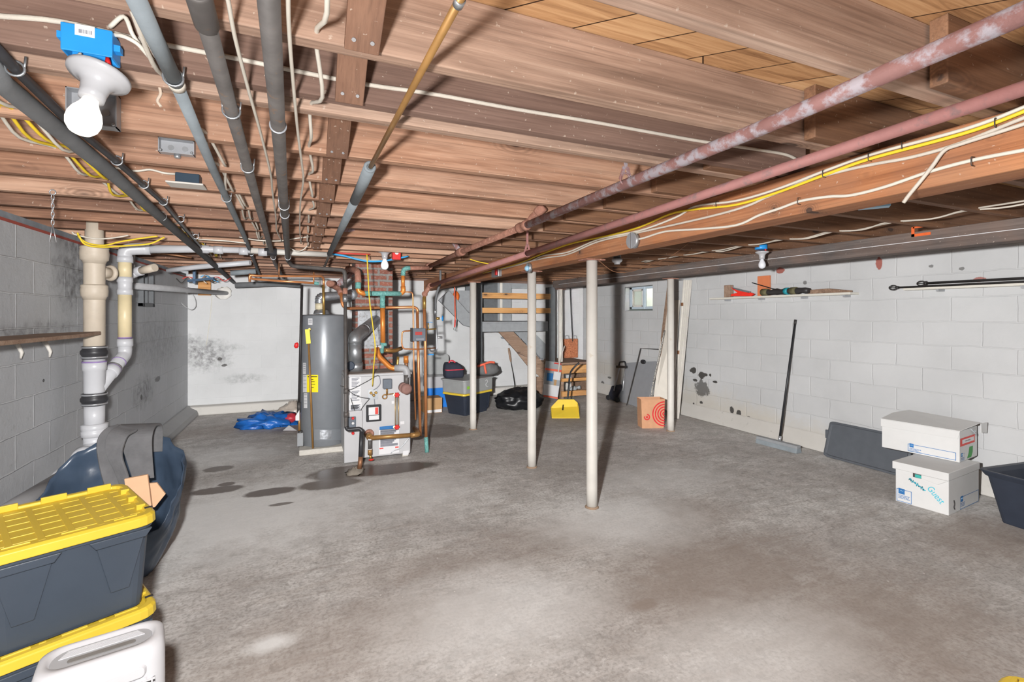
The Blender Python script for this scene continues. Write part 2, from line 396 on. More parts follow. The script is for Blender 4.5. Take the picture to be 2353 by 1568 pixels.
P = {}
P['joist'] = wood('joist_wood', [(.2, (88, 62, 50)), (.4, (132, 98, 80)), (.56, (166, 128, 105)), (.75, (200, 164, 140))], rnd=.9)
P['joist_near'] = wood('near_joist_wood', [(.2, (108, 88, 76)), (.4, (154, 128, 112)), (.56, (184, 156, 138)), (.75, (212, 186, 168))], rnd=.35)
P['joist_dark'] = wood('joist_dark_wood', [(.25, (84, 64, 57)), (.5, (118, 94, 84)), (.75, (146, 120, 108))], rnd=.2, knots=False)
P['joist_shade'] = wood('right_bay_shaded_joist_wood', [(.25, (92, 64, 46)), (.5, (124, 90, 66)), (.75, (146, 110, 84))], rnd=.5)  # joist wood darkened: shade beyond the centre beam is put into the colour
P['beam'] = wood('beam_wood', [(.22, (128, 78, 50)), (.5, (168, 112, 76)), (.75, (188, 136, 98))], scale=(9, .7, 9), rnd=.2)
P['beam_dark'] = wood('beam_dark_wood', [(.25, (72, 66, 64)), (.5, (94, 88, 86)), (.75, (116, 108, 104))], scale=(9, .7, 9), rnd=.2)
P['strut'] = wood('strut_wood', [(.25, (92, 66, 52)), (.5, (118, 86, 68)), (.75, (138, 104, 84))], scale=(9, 2, 2), rnd=.6, knots=False)
P['newwood'] = wood('pine_board', [(.25, (176, 122, 66)), (.5, (202, 150, 92)), (.75, (218, 172, 116))], rnd=.3, scale=(1.2, 12, 12))
P['oldwood'] = wood('weathered_wood', [(.25, (104, 84, 70)), (.5, (146, 122, 104)), (.75, (170, 148, 130))], rnd=.4, scale=(1.2, 14, 14))
P['greypaint'] = M('grey_paint', (140, 143, 146), .55, var=.1, bump=.1)
P['greypaint_dark'] = M('dark_grey_paint', (92, 95, 98), .55, var=.15, bump=.1)
P['whitepaint'] = M('post_white_paint', (204, 200, 193), .5, var=.06, vs=6, c2=(186, 172, 154), thr=.7, bump=.15, bs=40)
P['pvc'] = M('white_pvc', (190, 191, 195), .35, var=.03)
P['pvc_old'] = M('yellowed_pvc', (214, 198, 160), .4, var=.05)
P['stack'] = M('painted_cast_iron', (190, 178, 162), .5, var=.08, vs=9, bump=.25, bs=45, c2=(150, 134, 118), thr=.72)
P['stackgrey'] = M('grey_painted_iron', (166, 166, 168), .5, var=.08, bump=.2, bs=45)
P['rubber'] = M('black_rubber', (50, 50, 53), .4, var=.2)
P['purple'] = M('purple_primer', (140, 118, 168), .5)
P['steel'] = M('galvanised_steel', (172, 176, 180), .38, .75, var=.14, vs=20)
P['steelbox'] = M('grey_steel_box', (158, 160, 164), .45, .3, var=.08)
P['darksteel'] = M('dark_steel', (78, 76, 75), .5, .4, var=.2)
P['insul'] = M('grey_foam_insulation', (128, 136, 141), .85, var=.1, bump=.2, bs=120)
P['insul_dark'] = M('dark_foam_insulation', (106, 108, 110), .85, var=.12, bump=.2, bs=120)
P['blackpipe'] = M('black_iron_pipe', (96, 92, 90), .55, .3, var=.2, vs=14, c2=(124, 96, 74), thr=.66)
P['rust'] = M('rusty_steam_pipe', (142, 104, 100), .75, .1, var=.14, vs=9, c2=(162, 154, 160), thr=.52, bump=.35, bs=60)
P['redpipe'] = M('red_primed_pipe', (160, 112, 108), .7, .05, var=.1, vs=9, c2=(134, 106, 104), thr=.6, bump=.2, bs=60)
P['rustfit'] = M('rusty_fitting', (152, 108, 92), .8, .1, var=.25, vs=20, c2=(190, 150, 130), thr=.62, bump=.5, bs=60)
P['copper'] = M('copper_pipe', (208, 140, 92), .32, .55, var=.18, vs=8)
P['copper_orange'] = M('orange_copper', (222, 138, 66), .35, .35, var=.15, vs=8)
P['copper_old'] = M('tarnished_copper', (150, 108, 80), .5, .5, var=.25, vs=10)
P['copper_tan'] = M('tan_copper_pipe', (164, 124, 74), .4, .4, var=.2, vs=7)
P['verdigris'] = M('verdigris_fitting', (116, 172, 166), .8, .05, var=.2, vs=40, c2=(84, 142, 138), thr=.55, bump=.5, bs=90)
P['brass'] = M('brass', (186, 150, 84), .35, .7)
P['blue'] = M('blue_plastic', (42, 142, 214), .4, var=.05)
P['lightblue'] = M('pale_blue_plastic', (150, 190, 214), .4, var=.05)
P['bluewire'] = M('blue_tubing', (64, 164, 222), .45, var=.05)
P['red'] = M('red_plastic', (206, 40, 40), .4, var=.08)
P['redwire'] = M('red_tubing', (206, 66, 58), .45)
P['wirewhite'] = M('white_cable', (210, 204, 192), .5, var=.05)
P['wireold'] = M('old_cloth_cable', (196, 188, 176), .8, var=.1, bump=.3, bs=200)
P['wireyellow'] = M('yellow_cable', (230, 198, 52), .5, var=.06)
P['wireblack'] = M('black_cable', (48, 46, 46), .5)
P['porcelain'] = M('white_porcelain', (172, 172, 175), .25, var=.02)
P['bulbon'] = glow('lit_bulb', (255, 250, 238), 1.0)
P['bulbdim'] = glow('far_bulb', (236, 236, 238), .35)
P['bulboff'] = M('frosted_bulb', (214, 216, 222), .3, var=.02)
P['paper'] = M('white_paper', (212, 212, 214), .6, var=.03)
P['ink'] = M('grey_print', (128, 130, 138), .6)
P['inkblue'] = M('blue_print', (44, 108, 168), .6)
P['inkred'] = M('red_print', (214, 70, 62), .6)
P['yellowlabel'] = M('yellow_label', (240, 220, 36), .5, var=.03)
P['heater'] = M('grey_heater_enamel', (128, 132, 137), .32, .15, var=.04)
P['boiler'] = M('grey_boiler_enamel', (184, 184, 186), .38, .05, var=.05, vs=5)
P['boilergrey'] = M('boiler_top_dust', (160, 150, 142), .8, var=.15)
P['foil'] = M('metal_foil', (190, 194, 200), .3, .8, var=.2, vs=25, bump=.8, bs=25)
P['flashing'] = M('dull_metal_flashing', (150, 152, 156), .55, .3, var=.25, vs=14, c2=(120, 116, 112), thr=.58, bump=.4, bs=30)
P['boxgrey'] = M('grey_control_plastic', (96, 104, 114), .45)
P['black'] = M('black_plastic', (36, 37, 40), .4, var=.15)
P['blackbag'] = M('black_bin_bag', (24, 25, 28), .36, var=.3, bump=.12, bs=10)
P['screen'] = glow('red_display', (150, 40, 36), .4)
P['tote'] = M('slate_plastic', (66, 75, 87), .4, var=.07, vs=5, bump=.1, bs=200, c2=(150, 150, 150), thr=.86)
P['tote_black'] = M('dark_navy_plastic', (44, 50, 62), .45, var=.1)
P['yellow'] = M('yellow_plastic', (220, 190, 62), .38, var=.05, vs=5)
P['tote_grey'] = M('grey_plastic', (150, 152, 152), .45, var=.06)
P['lidgrey'] = M('charcoal_plastic', (80, 84, 90), .55, var=.08)
P['dehum'] = M('white_appliance_plastic', (204, 205, 209), .35, var=.02)
P['dehumgrey'] = M('grey_appliance_plastic', (172, 174, 178), .4, var=.03)
P['dehumdark'] = M('dark_grey_plastic', (128, 126, 124), .45)
P['grille_dark'] = M('dark_grille', (66, 64, 64), .7)
P['bagblue'] = M('navy_plastic_sheet', (62, 76, 94), .3, var=.2, vs=5, bump=.5, bs=9)
P['carpet'] = M('grey_underlay', (106, 106, 108), .95, var=.15, vs=14, bump=.4, bs=80)
P['card'] = M('tan_cardboard', (222, 178, 142), .8, var=.05)
P['cardbrown'] = M('brown_cardboard', (178, 140, 98), .8, var=.06)
P['cardwhite'] = M('white_cardboard', (204, 204, 203), .65, var=.02)
P['marker'] = M('cyan_marker', (48, 178, 200), .6)
P['green'] = M('green_tape', (40, 140, 52), .5)
P['kraft'] = M('kraft_paper', (198, 150, 116), .85, var=.08, bump=.3, bs=20)
P['bullseye'] = M('red_ink', (206, 44, 52), .7)
P['orange'] = M('orange_board', (200, 118, 78), .7, var=.05)
P['redsaw'] = M('red_enamel', (222, 52, 40), .35)
P['camo'] = M('olive_sheath', (92, 88, 62), .8, var=.3, vs=40)
P['teal'] = M('teal_grip', (34, 138, 150), .5)
P['whiteboard'] = M('off_white_metal', (200, 197, 188), .45, var=.04)
P['beigeboard'] = M('beige_panel', (206, 200, 190), .6, var=.04)
P['tablegrey'] = M('grey_table_top', (138, 140, 144), .5, var=.04)
P['fabricgrey'] = M('grey_cloth', (104, 104, 104), .9, var=.15, bump=.3)
P['fabricnavy'] = M('navy_cloth', (44, 48, 62), .85, var=.15, bump=.3)
P['orangeweb'] = M('orange_webbing', (226, 104, 78), .7)
P['redtrim'] = M('red_trim', (208, 48, 66), .6)
P['coolblue'] = M('cooler_blue', (38, 118, 206), .4, var=.05)
P['tarp'] = M('blue_tarp', (30, 92, 166), .35, var=.2, vs=9, bump=.5, bs=25)
P['clearfilm'] = M('dusty_clear_film', (170, 160, 150), .3, var=.25, bump=.5, bs=25)
P['stone'] = M('concrete_pad', (190, 186, 178), .8, var=.12, vs=20, bump=.3)
P['trunk'] = M('printed_wood_bag', (176, 112, 78), .8, var=.25, vs=30, c2=(120, 62, 44), thr=.56)
P['chainrope'] = M('dark_rope', (60, 58, 58), .8, c2=(220, 216, 208), thr=.52, vs=60)
P['cut'] = M('raw_mortar', (205, 203, 198), .8, var=.08, vs=20, bump=.4, bs=30)
P['silver'] = M('silver_metal', (196, 198, 202), .3, .7)
P['sill'] = M('grey_sill_membrane', (130, 136, 142), .7, var=.2)
P['gasket'] = M('red_sill_gasket', (150, 72, 62), .7)
P['web'] = M('pale_lint', (196, 178, 160), .9)
P['glass'] = glass_mat('window_glass', (236, 244, 240), .15, .9)
P['frost'] = glass_mat('frosted_glass', (226, 234, 228), .5, .6)
P['tube'] = glass_mat('sight_glass', (224, 222, 210), .05, .85)
P['plasticclear'] = glass_mat('clear_plastic', (214, 220, 224), .25, .55)
# ------------------------------------------------------------------ the setting
XL, XR, YB, YF = -1.62, 5.25, 8.5, -1.7
ZJ, ZD = 2.115, 2.30
fl = MB(); fl.bb(XL-.3, XR+.3, YF, YB+.3, -.2, 0); fl.build('floor', floor_mat(), kind='structure', loc=(0, 0, 0))
dk = MB(); dk.bb(XL-.3, XR+.3, YF, YB+.3, ZD, ZD+.03); dk.build('ceiling', deck_mat(), kind='structure', loc=(0, 0, ZD))

def wp(x, y, X=None, Y=None): p = on(x, y, X=X, Y=Y); return tuple(p)
lw_rough = [(wp(165, 640, X=XL), (1, .25, .2), .9), (wp(180, 560, X=XL), (1, .3, .12), .9), (wp(100, 760, X=XL), (1, .6, .06), .6), (wp(330, 900, X=XL), (1, .3, .15), .8), (wp(370, 780, X=XL), (1, .9, .25), .5)]
wl = MB(); wl.bb(XL-.25, XL, YF, YB+.25, 0, 2.05)
wl.build('wall_left', block_mat('left_wall_block', 1, (172, 174, 177), .35, 1.63, spots=[(wp(325, 912, X=XL), (1, .03, .03), .9), (wp(100, 875, X=XL), (1, .012, .008), .9), (wp(362, 872, X=XL), (1, .1, .03), .7)], rough_spots=lw_rough, mortar_c=(196, 198, 200), strength=.7, smooth=1.6), kind='structure', loc=(XL, 0, 0))
bk_rough = [(wp(470, 815, Y=YB), (.3, 1, .2), .9), (wp(520, 800, Y=YB), (.2, 1, .05), .5), (wp(560, 870, Y=YB), (.25, 1, .06), .5), (wp(440, 790, Y=YB), (.12, 1, .12), .8)]
wb = MB(); wb.bb(XL, XR, YB, YB+.25, 0, 2.11)
wb.build('wall_back', block_mat('back_wall_block', 0, (188, 189, 190), .12, 1.52, spots=[(wp(505, 825, Y=YB), (.03, 1, .02), .9), (wp(515, 840, Y=YB), (.035, 1, .02), .9)], rough_spots=bk_rough, strength=.25), kind='structure', loc=(0, YB, 0))
# right wall with the splayed window opening
chips = [(wp(1593, 852, X=XR), (1, .06, .04), 1), (wp(1612, 862, X=XR), (1, .06, .05), 1), (wp(1622, 862, X=XR), (1, .03, .02), 1), (wp(1632, 862, X=XR), (1, .02, .02), 1), (wp(1597, 874, X=XR), (1, .05, .02), 1), (wp(1643, 878, X=XR), (1, .05, .015), 1),
         (wp(1613, 893, X=XR), (1, .12, .11), .8), (wp(1612, 925, X=XR), (1, .03, .02), 1), (wp(1594, 928, X=XR), (1, .02, .02), 1), (wp(1681, 944, X=XR), (1, .035, .05), 1), (wp(1697, 950, X=XR), (1, .035, .04), 1), (wp(1720, 960, X=XR), (1, .025, .02), .9),
         (wp(1850, 650, X=XR), (1, .02, .02), .7), (wp(2140, 612, X=XR), (1, .02, .02), .7), (wp(2210, 618, X=XR), (1, .02, .015), .7), (wp(1400, 868, X=XR), (1, .06, .02), .8), (wp(1385, 880, X=XR), (1, .05, .03), .8)]
damp = [(wp(1600, 925, X=XR), (1, .8, .2), .45), (wp(1720, 960, X=XR), (1, .7, .14), .5), (wp(1390, 850, X=XR), (1, .7, .2), .4), (wp(1900, 1010, X=XR), (1, .6, .12), .45)]
redm = [(wp(2019, 604, X=XR), (1, .03, .06), 1), (wp(1793, 622, X=XR), (1, .05, .03), 1), (wp(2250, 642, X=XR), (1, .04, .02), .9)]
wy0, wy1, wz0, wz1 = 6.34, 7.09, 1.57, 1.995
WX = XR+.1
fy0, fy1, fz0, fz1 = 6.34, 7.085, 1.6, 1.99
wr = MB()
wr.bb(XR, XR+.3, YF, wy0, 0, 2.11); wr.bb(XR, XR+.3, wy1, YB, 0, 2.11); wr.bb(XR, XR+.3, wy0, wy1, 0, wz0); wr.bb(XR, XR+.3, wy0, wy1, wz1, 2.11)
wr.add([(XR+.002, wy1, wz0), (XR+.002, wy1, wz1), (WX+.04, fy1, wz1), (WX+.04, fy1, wz0)], [(0, 1, 2, 3)])
wr.add([(XR+.002, wy0, wz0), (XR+.002, wy1, wz0), (WX+.05, wy1, fz0), (WX+.05, wy0, fz0)], [(0, 1, 2, 3)])
wr.build('wall_right', block_mat('right_wall_block', 1, (182, 183, 184), .06, 1.44, spots=chips, reds=redm, damp=damp, strength=.48), kind='structure', loc=(XR, 0, 0))
# footing ledges along the walls
def ledge(name, pts, m, bev=.02):
    b = MB(); b.prism(*pts); return b.build(name, m, kind='structure', bevel=bev)
ledgem = block_mat('ledge_concrete', 0, (184, 181, 176), .5, .5, strength=.5, bh=9, bw=9)
ledgeg = block_mat('ledge_grey_concrete', 0, (150, 150, 150), .5, .5, strength=.6, bh=9, bw=9)
ledge('baseboard_back', ([(XL, YB, 0), (XL, YB-.13, 0), (XL, YB-.12, .13), (XL, YB, .145)], (XR-XL, 0, 0)), ledgem)
ledge('baseboard_left', ([(XL, YF, 0), (XL+.17, YF, 0), (XL+.14, YF, .08), (XL, YF, .16)], (0, YB-YF, 0)), ledgeg, .03)
ledge('baseboard_right', ([(XR, YF, 0), (XR-.1, YF, 0), (XR-.07, YF, .07), (XR, YF, .2)], (0, YB-YF, 0)), ledgem, .03)
# sill plate and gasket on the left wall
sp = MB(); sp.bb(XL-.16, XL-.02, YF, YB, 2.068, ZJ); sp.build('trim_1', P['sill'], kind='structure')
gk = MB(); gk.bb(XL-.2, XL+.004, YF, YB, 2.05, 2.068); gk.build('trim_2', P['gasket'], kind='structure')
rb = MB(); rb.bb(XL-.2, XL-.16, YF, YB, ZJ-.04, ZD); rb.build('trim_3', P['sill'], kind='structure')
sp = MB(); sp.bb(XL, XR+.2, YB+.04, YB+.16, 2.11, ZD); sp.build('trim_4', P['joist_dark'], kind='structure')
sp = MB(); sp.bb(XR+.1, XR+.25, YF, YB, 2.11, ZD); sp.build('trim_5', P['joist_dark'], kind='structure')

# window 1, right wall
wn = thing('window_1', 'small two-pane basement window set deep in the right block wall', 'window', (WX, (fy0+fy1)/2, fz0)); wn['kind'] = 'structure'
f = MB(); f.bb(WX, WX+.05, fy0, fy1, fz0, fz0+.045); f.bb(WX, WX+.05, fy0, fy1, fz1-.04, fz1); f.bb(WX, WX+.05, fy1-.07, fy1, fz0, fz1); f.bb(WX, WX+.05, fy0, fy0+.04, fz0, fz1)
f.bb(WX-.01, WX+.04, 6.66, 6.71, fz0, fz1); f.build('window_frame', M('blue_grey_frame', (176, 190, 200), .4, var=.03), wn, bevel=.004)
f = MB(); f.bb(WX-.012, WX+.03, 6.71, 6.99, fz0+.04, fz0+.07); f.bb(WX-.012, WX+.03, 6.71, 6.99, fz1-.075, fz1-.04); f.bb(WX-.012, WX+.03, 6.71, 6.735, fz0+.04, fz1-.04); f.bb(WX-.012, WX+.03, 6.965, 6.99, fz0+.04, fz1-.04)
f.build('sliding_sash', P['whitepaint'], wn, bevel=.003)
f = MB(); f.bb(WX+.012, WX+.018, 6.735, 6.965, fz0+.07, fz1-.075); f.build('pane', P['frost'], wn)
f = MB(); f.bb(WX+.03, WX+.036, fy0+.04, 6.66, fz0+.045, fz1-.04); f.build('pane', P['glass'], wn)
ww = MB(); ww.bb(WX+.6, WX+.65, 5.6, 7.9, 1.2, 2.6); ww.build('trim_6', M('window_well_wall', (240, 238, 226), .8), kind='structure')
ww = MB(); ww.bb(WX+.5, WX+.54, 6.1, 6.6, 1.2, 2.3); ww.build('trim_7', M('window_well_post', (214, 178, 130), .8), kind='structure')
# window 2, left wall
p = on(330, 705, X=XL); wn = thing('window_2', 'tiny dark metal-framed window high on the grey left wall', 'window', (XL, p.y, p.z)); wn['kind'] = 'structure'
f = MB(); f.bb(XL, XL+.05, p.y-.2, p.y+.2, p.z, p.z+.04); f.bb(XL, XL+.05, p.y-.2, p.y-.16, p.z, p.z+.36); f.bb(XL, XL+.05, p.y+.16, p.y+.2, p.z, p.z+.36); f.bb(XL, XL+.04, p.y-.015, p.y+.015, p.z, p.z+.36)
f.build('window_frame', P['greypaint_dark'], wn, bevel=.004)
f = MB(); f.bb(XL+.005, XL+.012, p.y-.16, p.y+.16, p.z+.04, p.z+.36); f.build('pane', M('painted_over_pane', (170, 172, 176), .3), wn)
# whitewashed stripe of render beside that window
# ------------------------------------------------------------------ joists, struts, beams
ORD = ['nearest', 'second', 'third', 'fourth', 'fifth', 'sixth', 'seventh', 'eighth', 'ninth', 'tenth', 'eleventh', 'twelfth', 'thirteenth', 'fourteenth', 'fifteenth', 'sixteenth', 'seventeenth', 'eighteenth', 'nineteenth', 'twentieth', 'twenty-first', 'twenty-second']
JY = [.4, .8, 1.2, 1.6]+[2.0+.4*i for i in range(16)]
def joist(name, x0, x1, y, m, label, group, z0=ZJ):
    b = MB(); b.bb(x0, x1, y-.042, y, z0, ZD-.001); return b.build(name, m, label=label, cat='joist', group=group, bevel=.003, loc=(x0, y-.021, z0))
for i, y in enumerate(JY):
    lab = f'brown main-bay floor joist, {ORD[i]} of its row from the camera'
    if abs(y-6.4) < .01:
        joist('floor_joist', XL-.15, .5, y, P['joist'], 'brown wooden floor joist cut short to the left of the brick chimney', 'main bay joists')
        joist('floor_joist', 1.02, 2.06, y, P['joist'], 'brown wooden floor joist cut short to the right of the brick chimney', 'main bay joists')
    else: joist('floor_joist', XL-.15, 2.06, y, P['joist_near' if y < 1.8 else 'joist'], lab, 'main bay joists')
joist('floor_joist', XL-.15, 2.06, 1.495, P['joist_dark'], 'dark-stained floor joist with a pale cable stapled along its face', 'main bay joists', ZJ+.002)
for i, y in enumerate(JY):
    if y > 8.2: continue
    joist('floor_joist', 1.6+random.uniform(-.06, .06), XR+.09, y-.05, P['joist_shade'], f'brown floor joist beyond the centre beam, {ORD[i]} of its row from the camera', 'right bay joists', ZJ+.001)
prevs = [(1.2, .8), (1.495, 1.2), (2.0, 1.6)]+[(2.0+.4*i, 2.0+.4*(i-1)) for i in range(1, 8)]
for i, (y, py) in enumerate(prevs):
    X = .118-.004*i; s = thing('bridging_strut', f'dark wooden bridging strut nailed between joists by the slanting copper tube, {ORD[i]} in row', 'strut', (X, y-.05, ZJ), 'bridging struts')
    b = MB(); a = V((X, y-.052, ZJ-.006)); c = V((X, py+.012, ZD-.03)); b.bar(a, c, .076, .02, (0, 0, 1)); b.build('strut_board', P['strut'], s, bevel=.002)
    d = (c-a).normalized(); nn = V((0, -d.z, d.y)); nn = -nn if nn.z > 0 else nn
    for k in (-1, 1):
        n = MB(); q = a+d*.03+V((.02*k, 0, 0))+nn*.01; n.cyl(q, q+nn*.003, .005, seg=8); n.build('nail_head', P['silver'], s)
# centre beam and right beam
BX0, BX1, BZ = 1.94, 2.09, 1.932
b = MB(); b.bb(BX0, BX1, -.6, 8.52, BZ, ZJ-.001); b.build('support_beam', P['beam'], label='orange-brown timber beam down the middle, carrying cables on its face', cat='beam', bevel=.006)
rbm = thing('support_beam', 'dark grey-stained timber beam with a chalk line, near the right wall', 'beam', (4.2, -.6, 1.972))
b = MB(); b.bb(4.13, 4.28, -.6, 7.72, 1.972, ZJ-.001); b.build('timber', P['beam_dark'], rbm, bevel=.006)
b = MB(); b.bb(4.128, 4.13, -.5, 7.5, 2.04, 2.044); b.build('chalk_line', P['paper'], rbm)
b = MB()
q = on(2105, 540, X=4.127)
for (y0, y1, z0, z1) in ((-.09, .02, .05, .062), (-.09, .03, -.012, .008), (.01, .03, -.012, .06)): b.bb(4.126, 4.128, q.y+y0, q.y+y1, q.z+z0, q.z+z1)
b.build('paint_mark', M('orange_spray', (214, 96, 44), .7), rbm)
# steel posts
def post(px, py, top, r, label, m='whitepaint', plate='rustfit'):
    p = on(px, py, Z=0); t = thing('support_post', label, 'post', (p.x, p.y, 0), 'white steel posts')
    b = MB(); b.tube([(p.x, p.y, .008), (p.x, p.y, .16), (p.x, p.y, top-.01)], r, 22); b.build('post_pipe', P[m], t)
    b = MB(); b.bb(p.x-.085, p.x+.085, p.y-.06, p.y+.06, top-.009, top-.0005); b.build('top_plate', P[plate], t)
    b = MB(); b.lathe([(r+.012, 0), (r+.009, .008), (r+.002, .014)], (p.x, p.y, 0), seg=16); b.build('base_collar', M('crumbled_base', (150, 128, 108), .9, bump=.6, bs=40), t)
post(1360, 1166, BZ, .043, 'white steel post nearest the camera, under the centre beam')
post(1222, 1074, BZ, .043, 'middle white steel post under the centre beam, behind the black bin bag')
post(1087, 987, BZ, .043, 'farthest white steel post under the centre beam, in front of the stacked totes')
post(1541, 991, 1.972, .043, 'white steel post under the dark right beam, next to the paper bag')
post(1288, 914, 1.972, .043, 'white steel post beside the dark square stair post')
p = on(1270, 912, Y=7.66)
b = MB(); b.bb(p.x-.075, p.x+.055, 7.66, 7.8, 0, 2.0); b.build('stair_post', P['greypaint_dark'], label='dark grey square timber post at the end of the stair landing', cat='post', bevel=.006)
# ------------------------------------------------------------------ cables, pipes and fittings under the joists
def L(pts, **k): return [on(x, y, **k) for x, y in pts]
def cable(name, pts, r, m, label, cat='cable', group=None, n=5, seg=7, sx=1.0):
    b = MB(); b.tube(smooth_path(pts, n), r, seg, sx=sx); return b.build(name, P[m], label=label, cat=cat, group=group)
ZP = 2.088
def hanger(b, c, d, r):  # wire ring round a pipe with two legs up to the joist
    b.torus(c, d, r+.004, .003, 18, 6); u = V((-d.y, d.x, 0)).normalized()
    for s in (-1, 1): b.cyl(c+u*s*(r+.003), V((c.x, c.y, ZJ+.004))+u*s*(r+.006), .0025, seg=6)
def run_pipe(label, pts, r, m, hang=(), name='iron_pipe', cat='pipe', collar=(), collar_m='steelbox', hm='steel', rad=.08):
    p0 = pts[0]; t = thing(name, label, cat, tuple(p0))
    b = MB(); b.tube(fillet(pts, rad), r, 16); b.build('pipe_run', P[m], t)
    d = (pts[1]-pts[0]).normalized()
    for y in hang:
        k = (y-pts[0].y)/(pts[1].y-pts[0].y); c = pts[0]+(pts[1]-pts[0])*k
        h = MB(); hanger(h, c, d, r); h.build('wire_hanger', P[hm], t)
    for y, rr, ln in collar:
        k = (y-pts[0].y)/(pts[1].y-pts[0].y); c = pts[0]+(pts[1]-pts[0])*k
        h = MB(); h.lathe([(rr, -ln/2), (rr+.003, -ln/2+.006), (rr+.003, ln/2-.006), (rr, ln/2)], c, d); h.build('coupling', P[collar_m], t)
    return t
# grey insulated pipe nearest the blue light box
a, m1, e = on(295, -40, Z=ZP), on(405, 192, Z=ZP), on(598, 636, Z=ZP-.01)
t = thing('insulated_pipe', 'slim grey insulated pipe just right of the dangling near bulb', 'pipe', tuple(a))
b = MB(); b.tube([a, m1], .0175, 16); b.build('foam_sleeve', P['insul'], t)
b = MB(); b.tube([m1, on(490, 390, Z=ZP), on(560, 540, Z=ZP-.003), e], .0155, 16); b.build('foam_sleeve', P['insul'], t)
d = (e-m1).normalized(); b = MB(); b.lathe([(.017, -.012), (.0195, -.01), (.0195, .01), (.017, .012)], m1+d*.005, d); b.build('tape_band', P['wireold'], t)
for q in ((398, 178), (520, 455), (577, 583)):
    b = MB(); c = on(q[0], q[1], Z=ZP); hanger(b, c, d, .017); b.build('wire_hanger', P['steel'], t)
run_pipe('dark iron pipe, second from the near bulb, with wire rings and a near coupling', [on(446, -45, Z=ZP), on(632, 606, Z=ZP-.02), on(652, 640, Z=1.98)], .0185, 'blackpipe', hang=(1.58, 2.15, 5.3), collar=((1.08, .02, .12),), collar_m='blackpipe')
GASEND = e1 = on(662, 600, Z=2.03); e2 = on(670, 613, Y=e1.y+.05)
run_pipe('thick dark iron pipe running straight back, hanging in a wire loop', [on(614, -45, Z=ZP-.004), e1], .0205, 'blackpipe', hang=(2.72, 4.9), collar=((1.62, .0215, .004), (2.95, .0215, .004)))
# two foam-covered pipes at far left
a, e = on(-60, 105, Z=2.08), on(537, 649, Y=8.35)
t = thing('insulated_pipe', 'thick grey foam-covered pipe slanting across the far left ceiling', 'pipe', tuple(a))
b = MB(); b.tube([a, on(0, 188, Z=2.075), on(250, 393, Z=2.07), e], .0255, 18); b.build('foam_sleeve', P['insul_dark'], t)
for q in ((370, 497), (476, 592)):
    b = MB(); b.torus(on(q[0], q[1], Z=2.062), e-a, .026, .0012, 20, 5); b.build('sleeve_joint', P['steel'], t)
a2, e3 = on(-40, 80, Z=2.09), on(505, 622, Z=2.07)
t = thing('insulated_pipe', 'thin black foam pipe tied with wire beside the thick grey one', 'pipe', tuple(a2))
b = MB(); b.tube([a2, on(35, 158, Z=2.089), on(156, 278, Z=2.088), on(265, 368, Z=2.087), on(376, 466, Z=2.084), e3], .0125, 14); b.build('foam_sleeve', P['rubber'], t)
d = (e3-a2).normalized()
for q in ((32, 153), (266, 365), (328, 420), (373, 460), (413, 500), (448, 540)):
    b = MB(); hanger(b, on(q[0]+2, q[1]+4, Z=2.087), d, .0135); b.build('wire_tie', P['steel'], t)
# elbow and short runs where the grey pipe meets the boiler corner
run_pipe('short grey foam pipe crossing at the end of the thick grey run', [on(530, 628, Y=6.4), on(588, 624, Y=6.4)], .03, 'insul', name='insulated_pipe')
run_pipe('dark insulated pipe along the top of the white back wall', [on(540, 656, Y=7.9), on(640, 652, Y=7.9), on(690, 656, Y=7.9)], .04, 'insul_dark', name='insulated_pipe')
b = MB(); q = on(640, 652, Y=7.9); b.bb(q.x-.012, q.x+.012, 7.93, 7.96, q.z-.03, ZJ+.003); b.build('pipe_hanger', P['darksteel'], label='steel strap holding the dark pipe along the back wall', cat='strap')
# slanting copper tube that enters a foam sleeve
a, m1, e = on(1075, -35, Z=2.092), on(850, 384, Z=2.08), on(757, 584, Z=2.06)
t = thing('copper_pipe', 'tan copper tube slanting overhead into a grey foam sleeve', 'pipe', tuple(a))
b = MB(); b.tube([a, m1+(e-m1)*.03], .0085, 14); b.build('copper_tube', P['copper_tan'], t)
mid = on(815, 462, Z=2.07)
b = MB(); b.tube([m1, on(833, 424, Z=2.076), mid], .0235, 18); b.build('foam_sleeve', P['insul'], t)
b = MB(); b.tube([mid, on(785, 525, Z=2.064), e], .0215, 18); b.build('foam_sleeve', P['insul'], t)
dd = (m1-mid).normalized(); b = MB(); b.torus(m1, dd, .017, .007, 20, 8); b.build('sleeve_rim', P['insul'], t)
b = MB(); q = on(1052, 12, Z=2.091); b.cyl(q, q+(a-q)*.3, .0105); b.build('solder_joint', P['steel'], t)
b = MB(); b.tube([e, on(752, 598, Z=2.05), on(745, 614, Y=5.6)], .012, 10); b.build('pipe_end', P['blackpipe'], t)
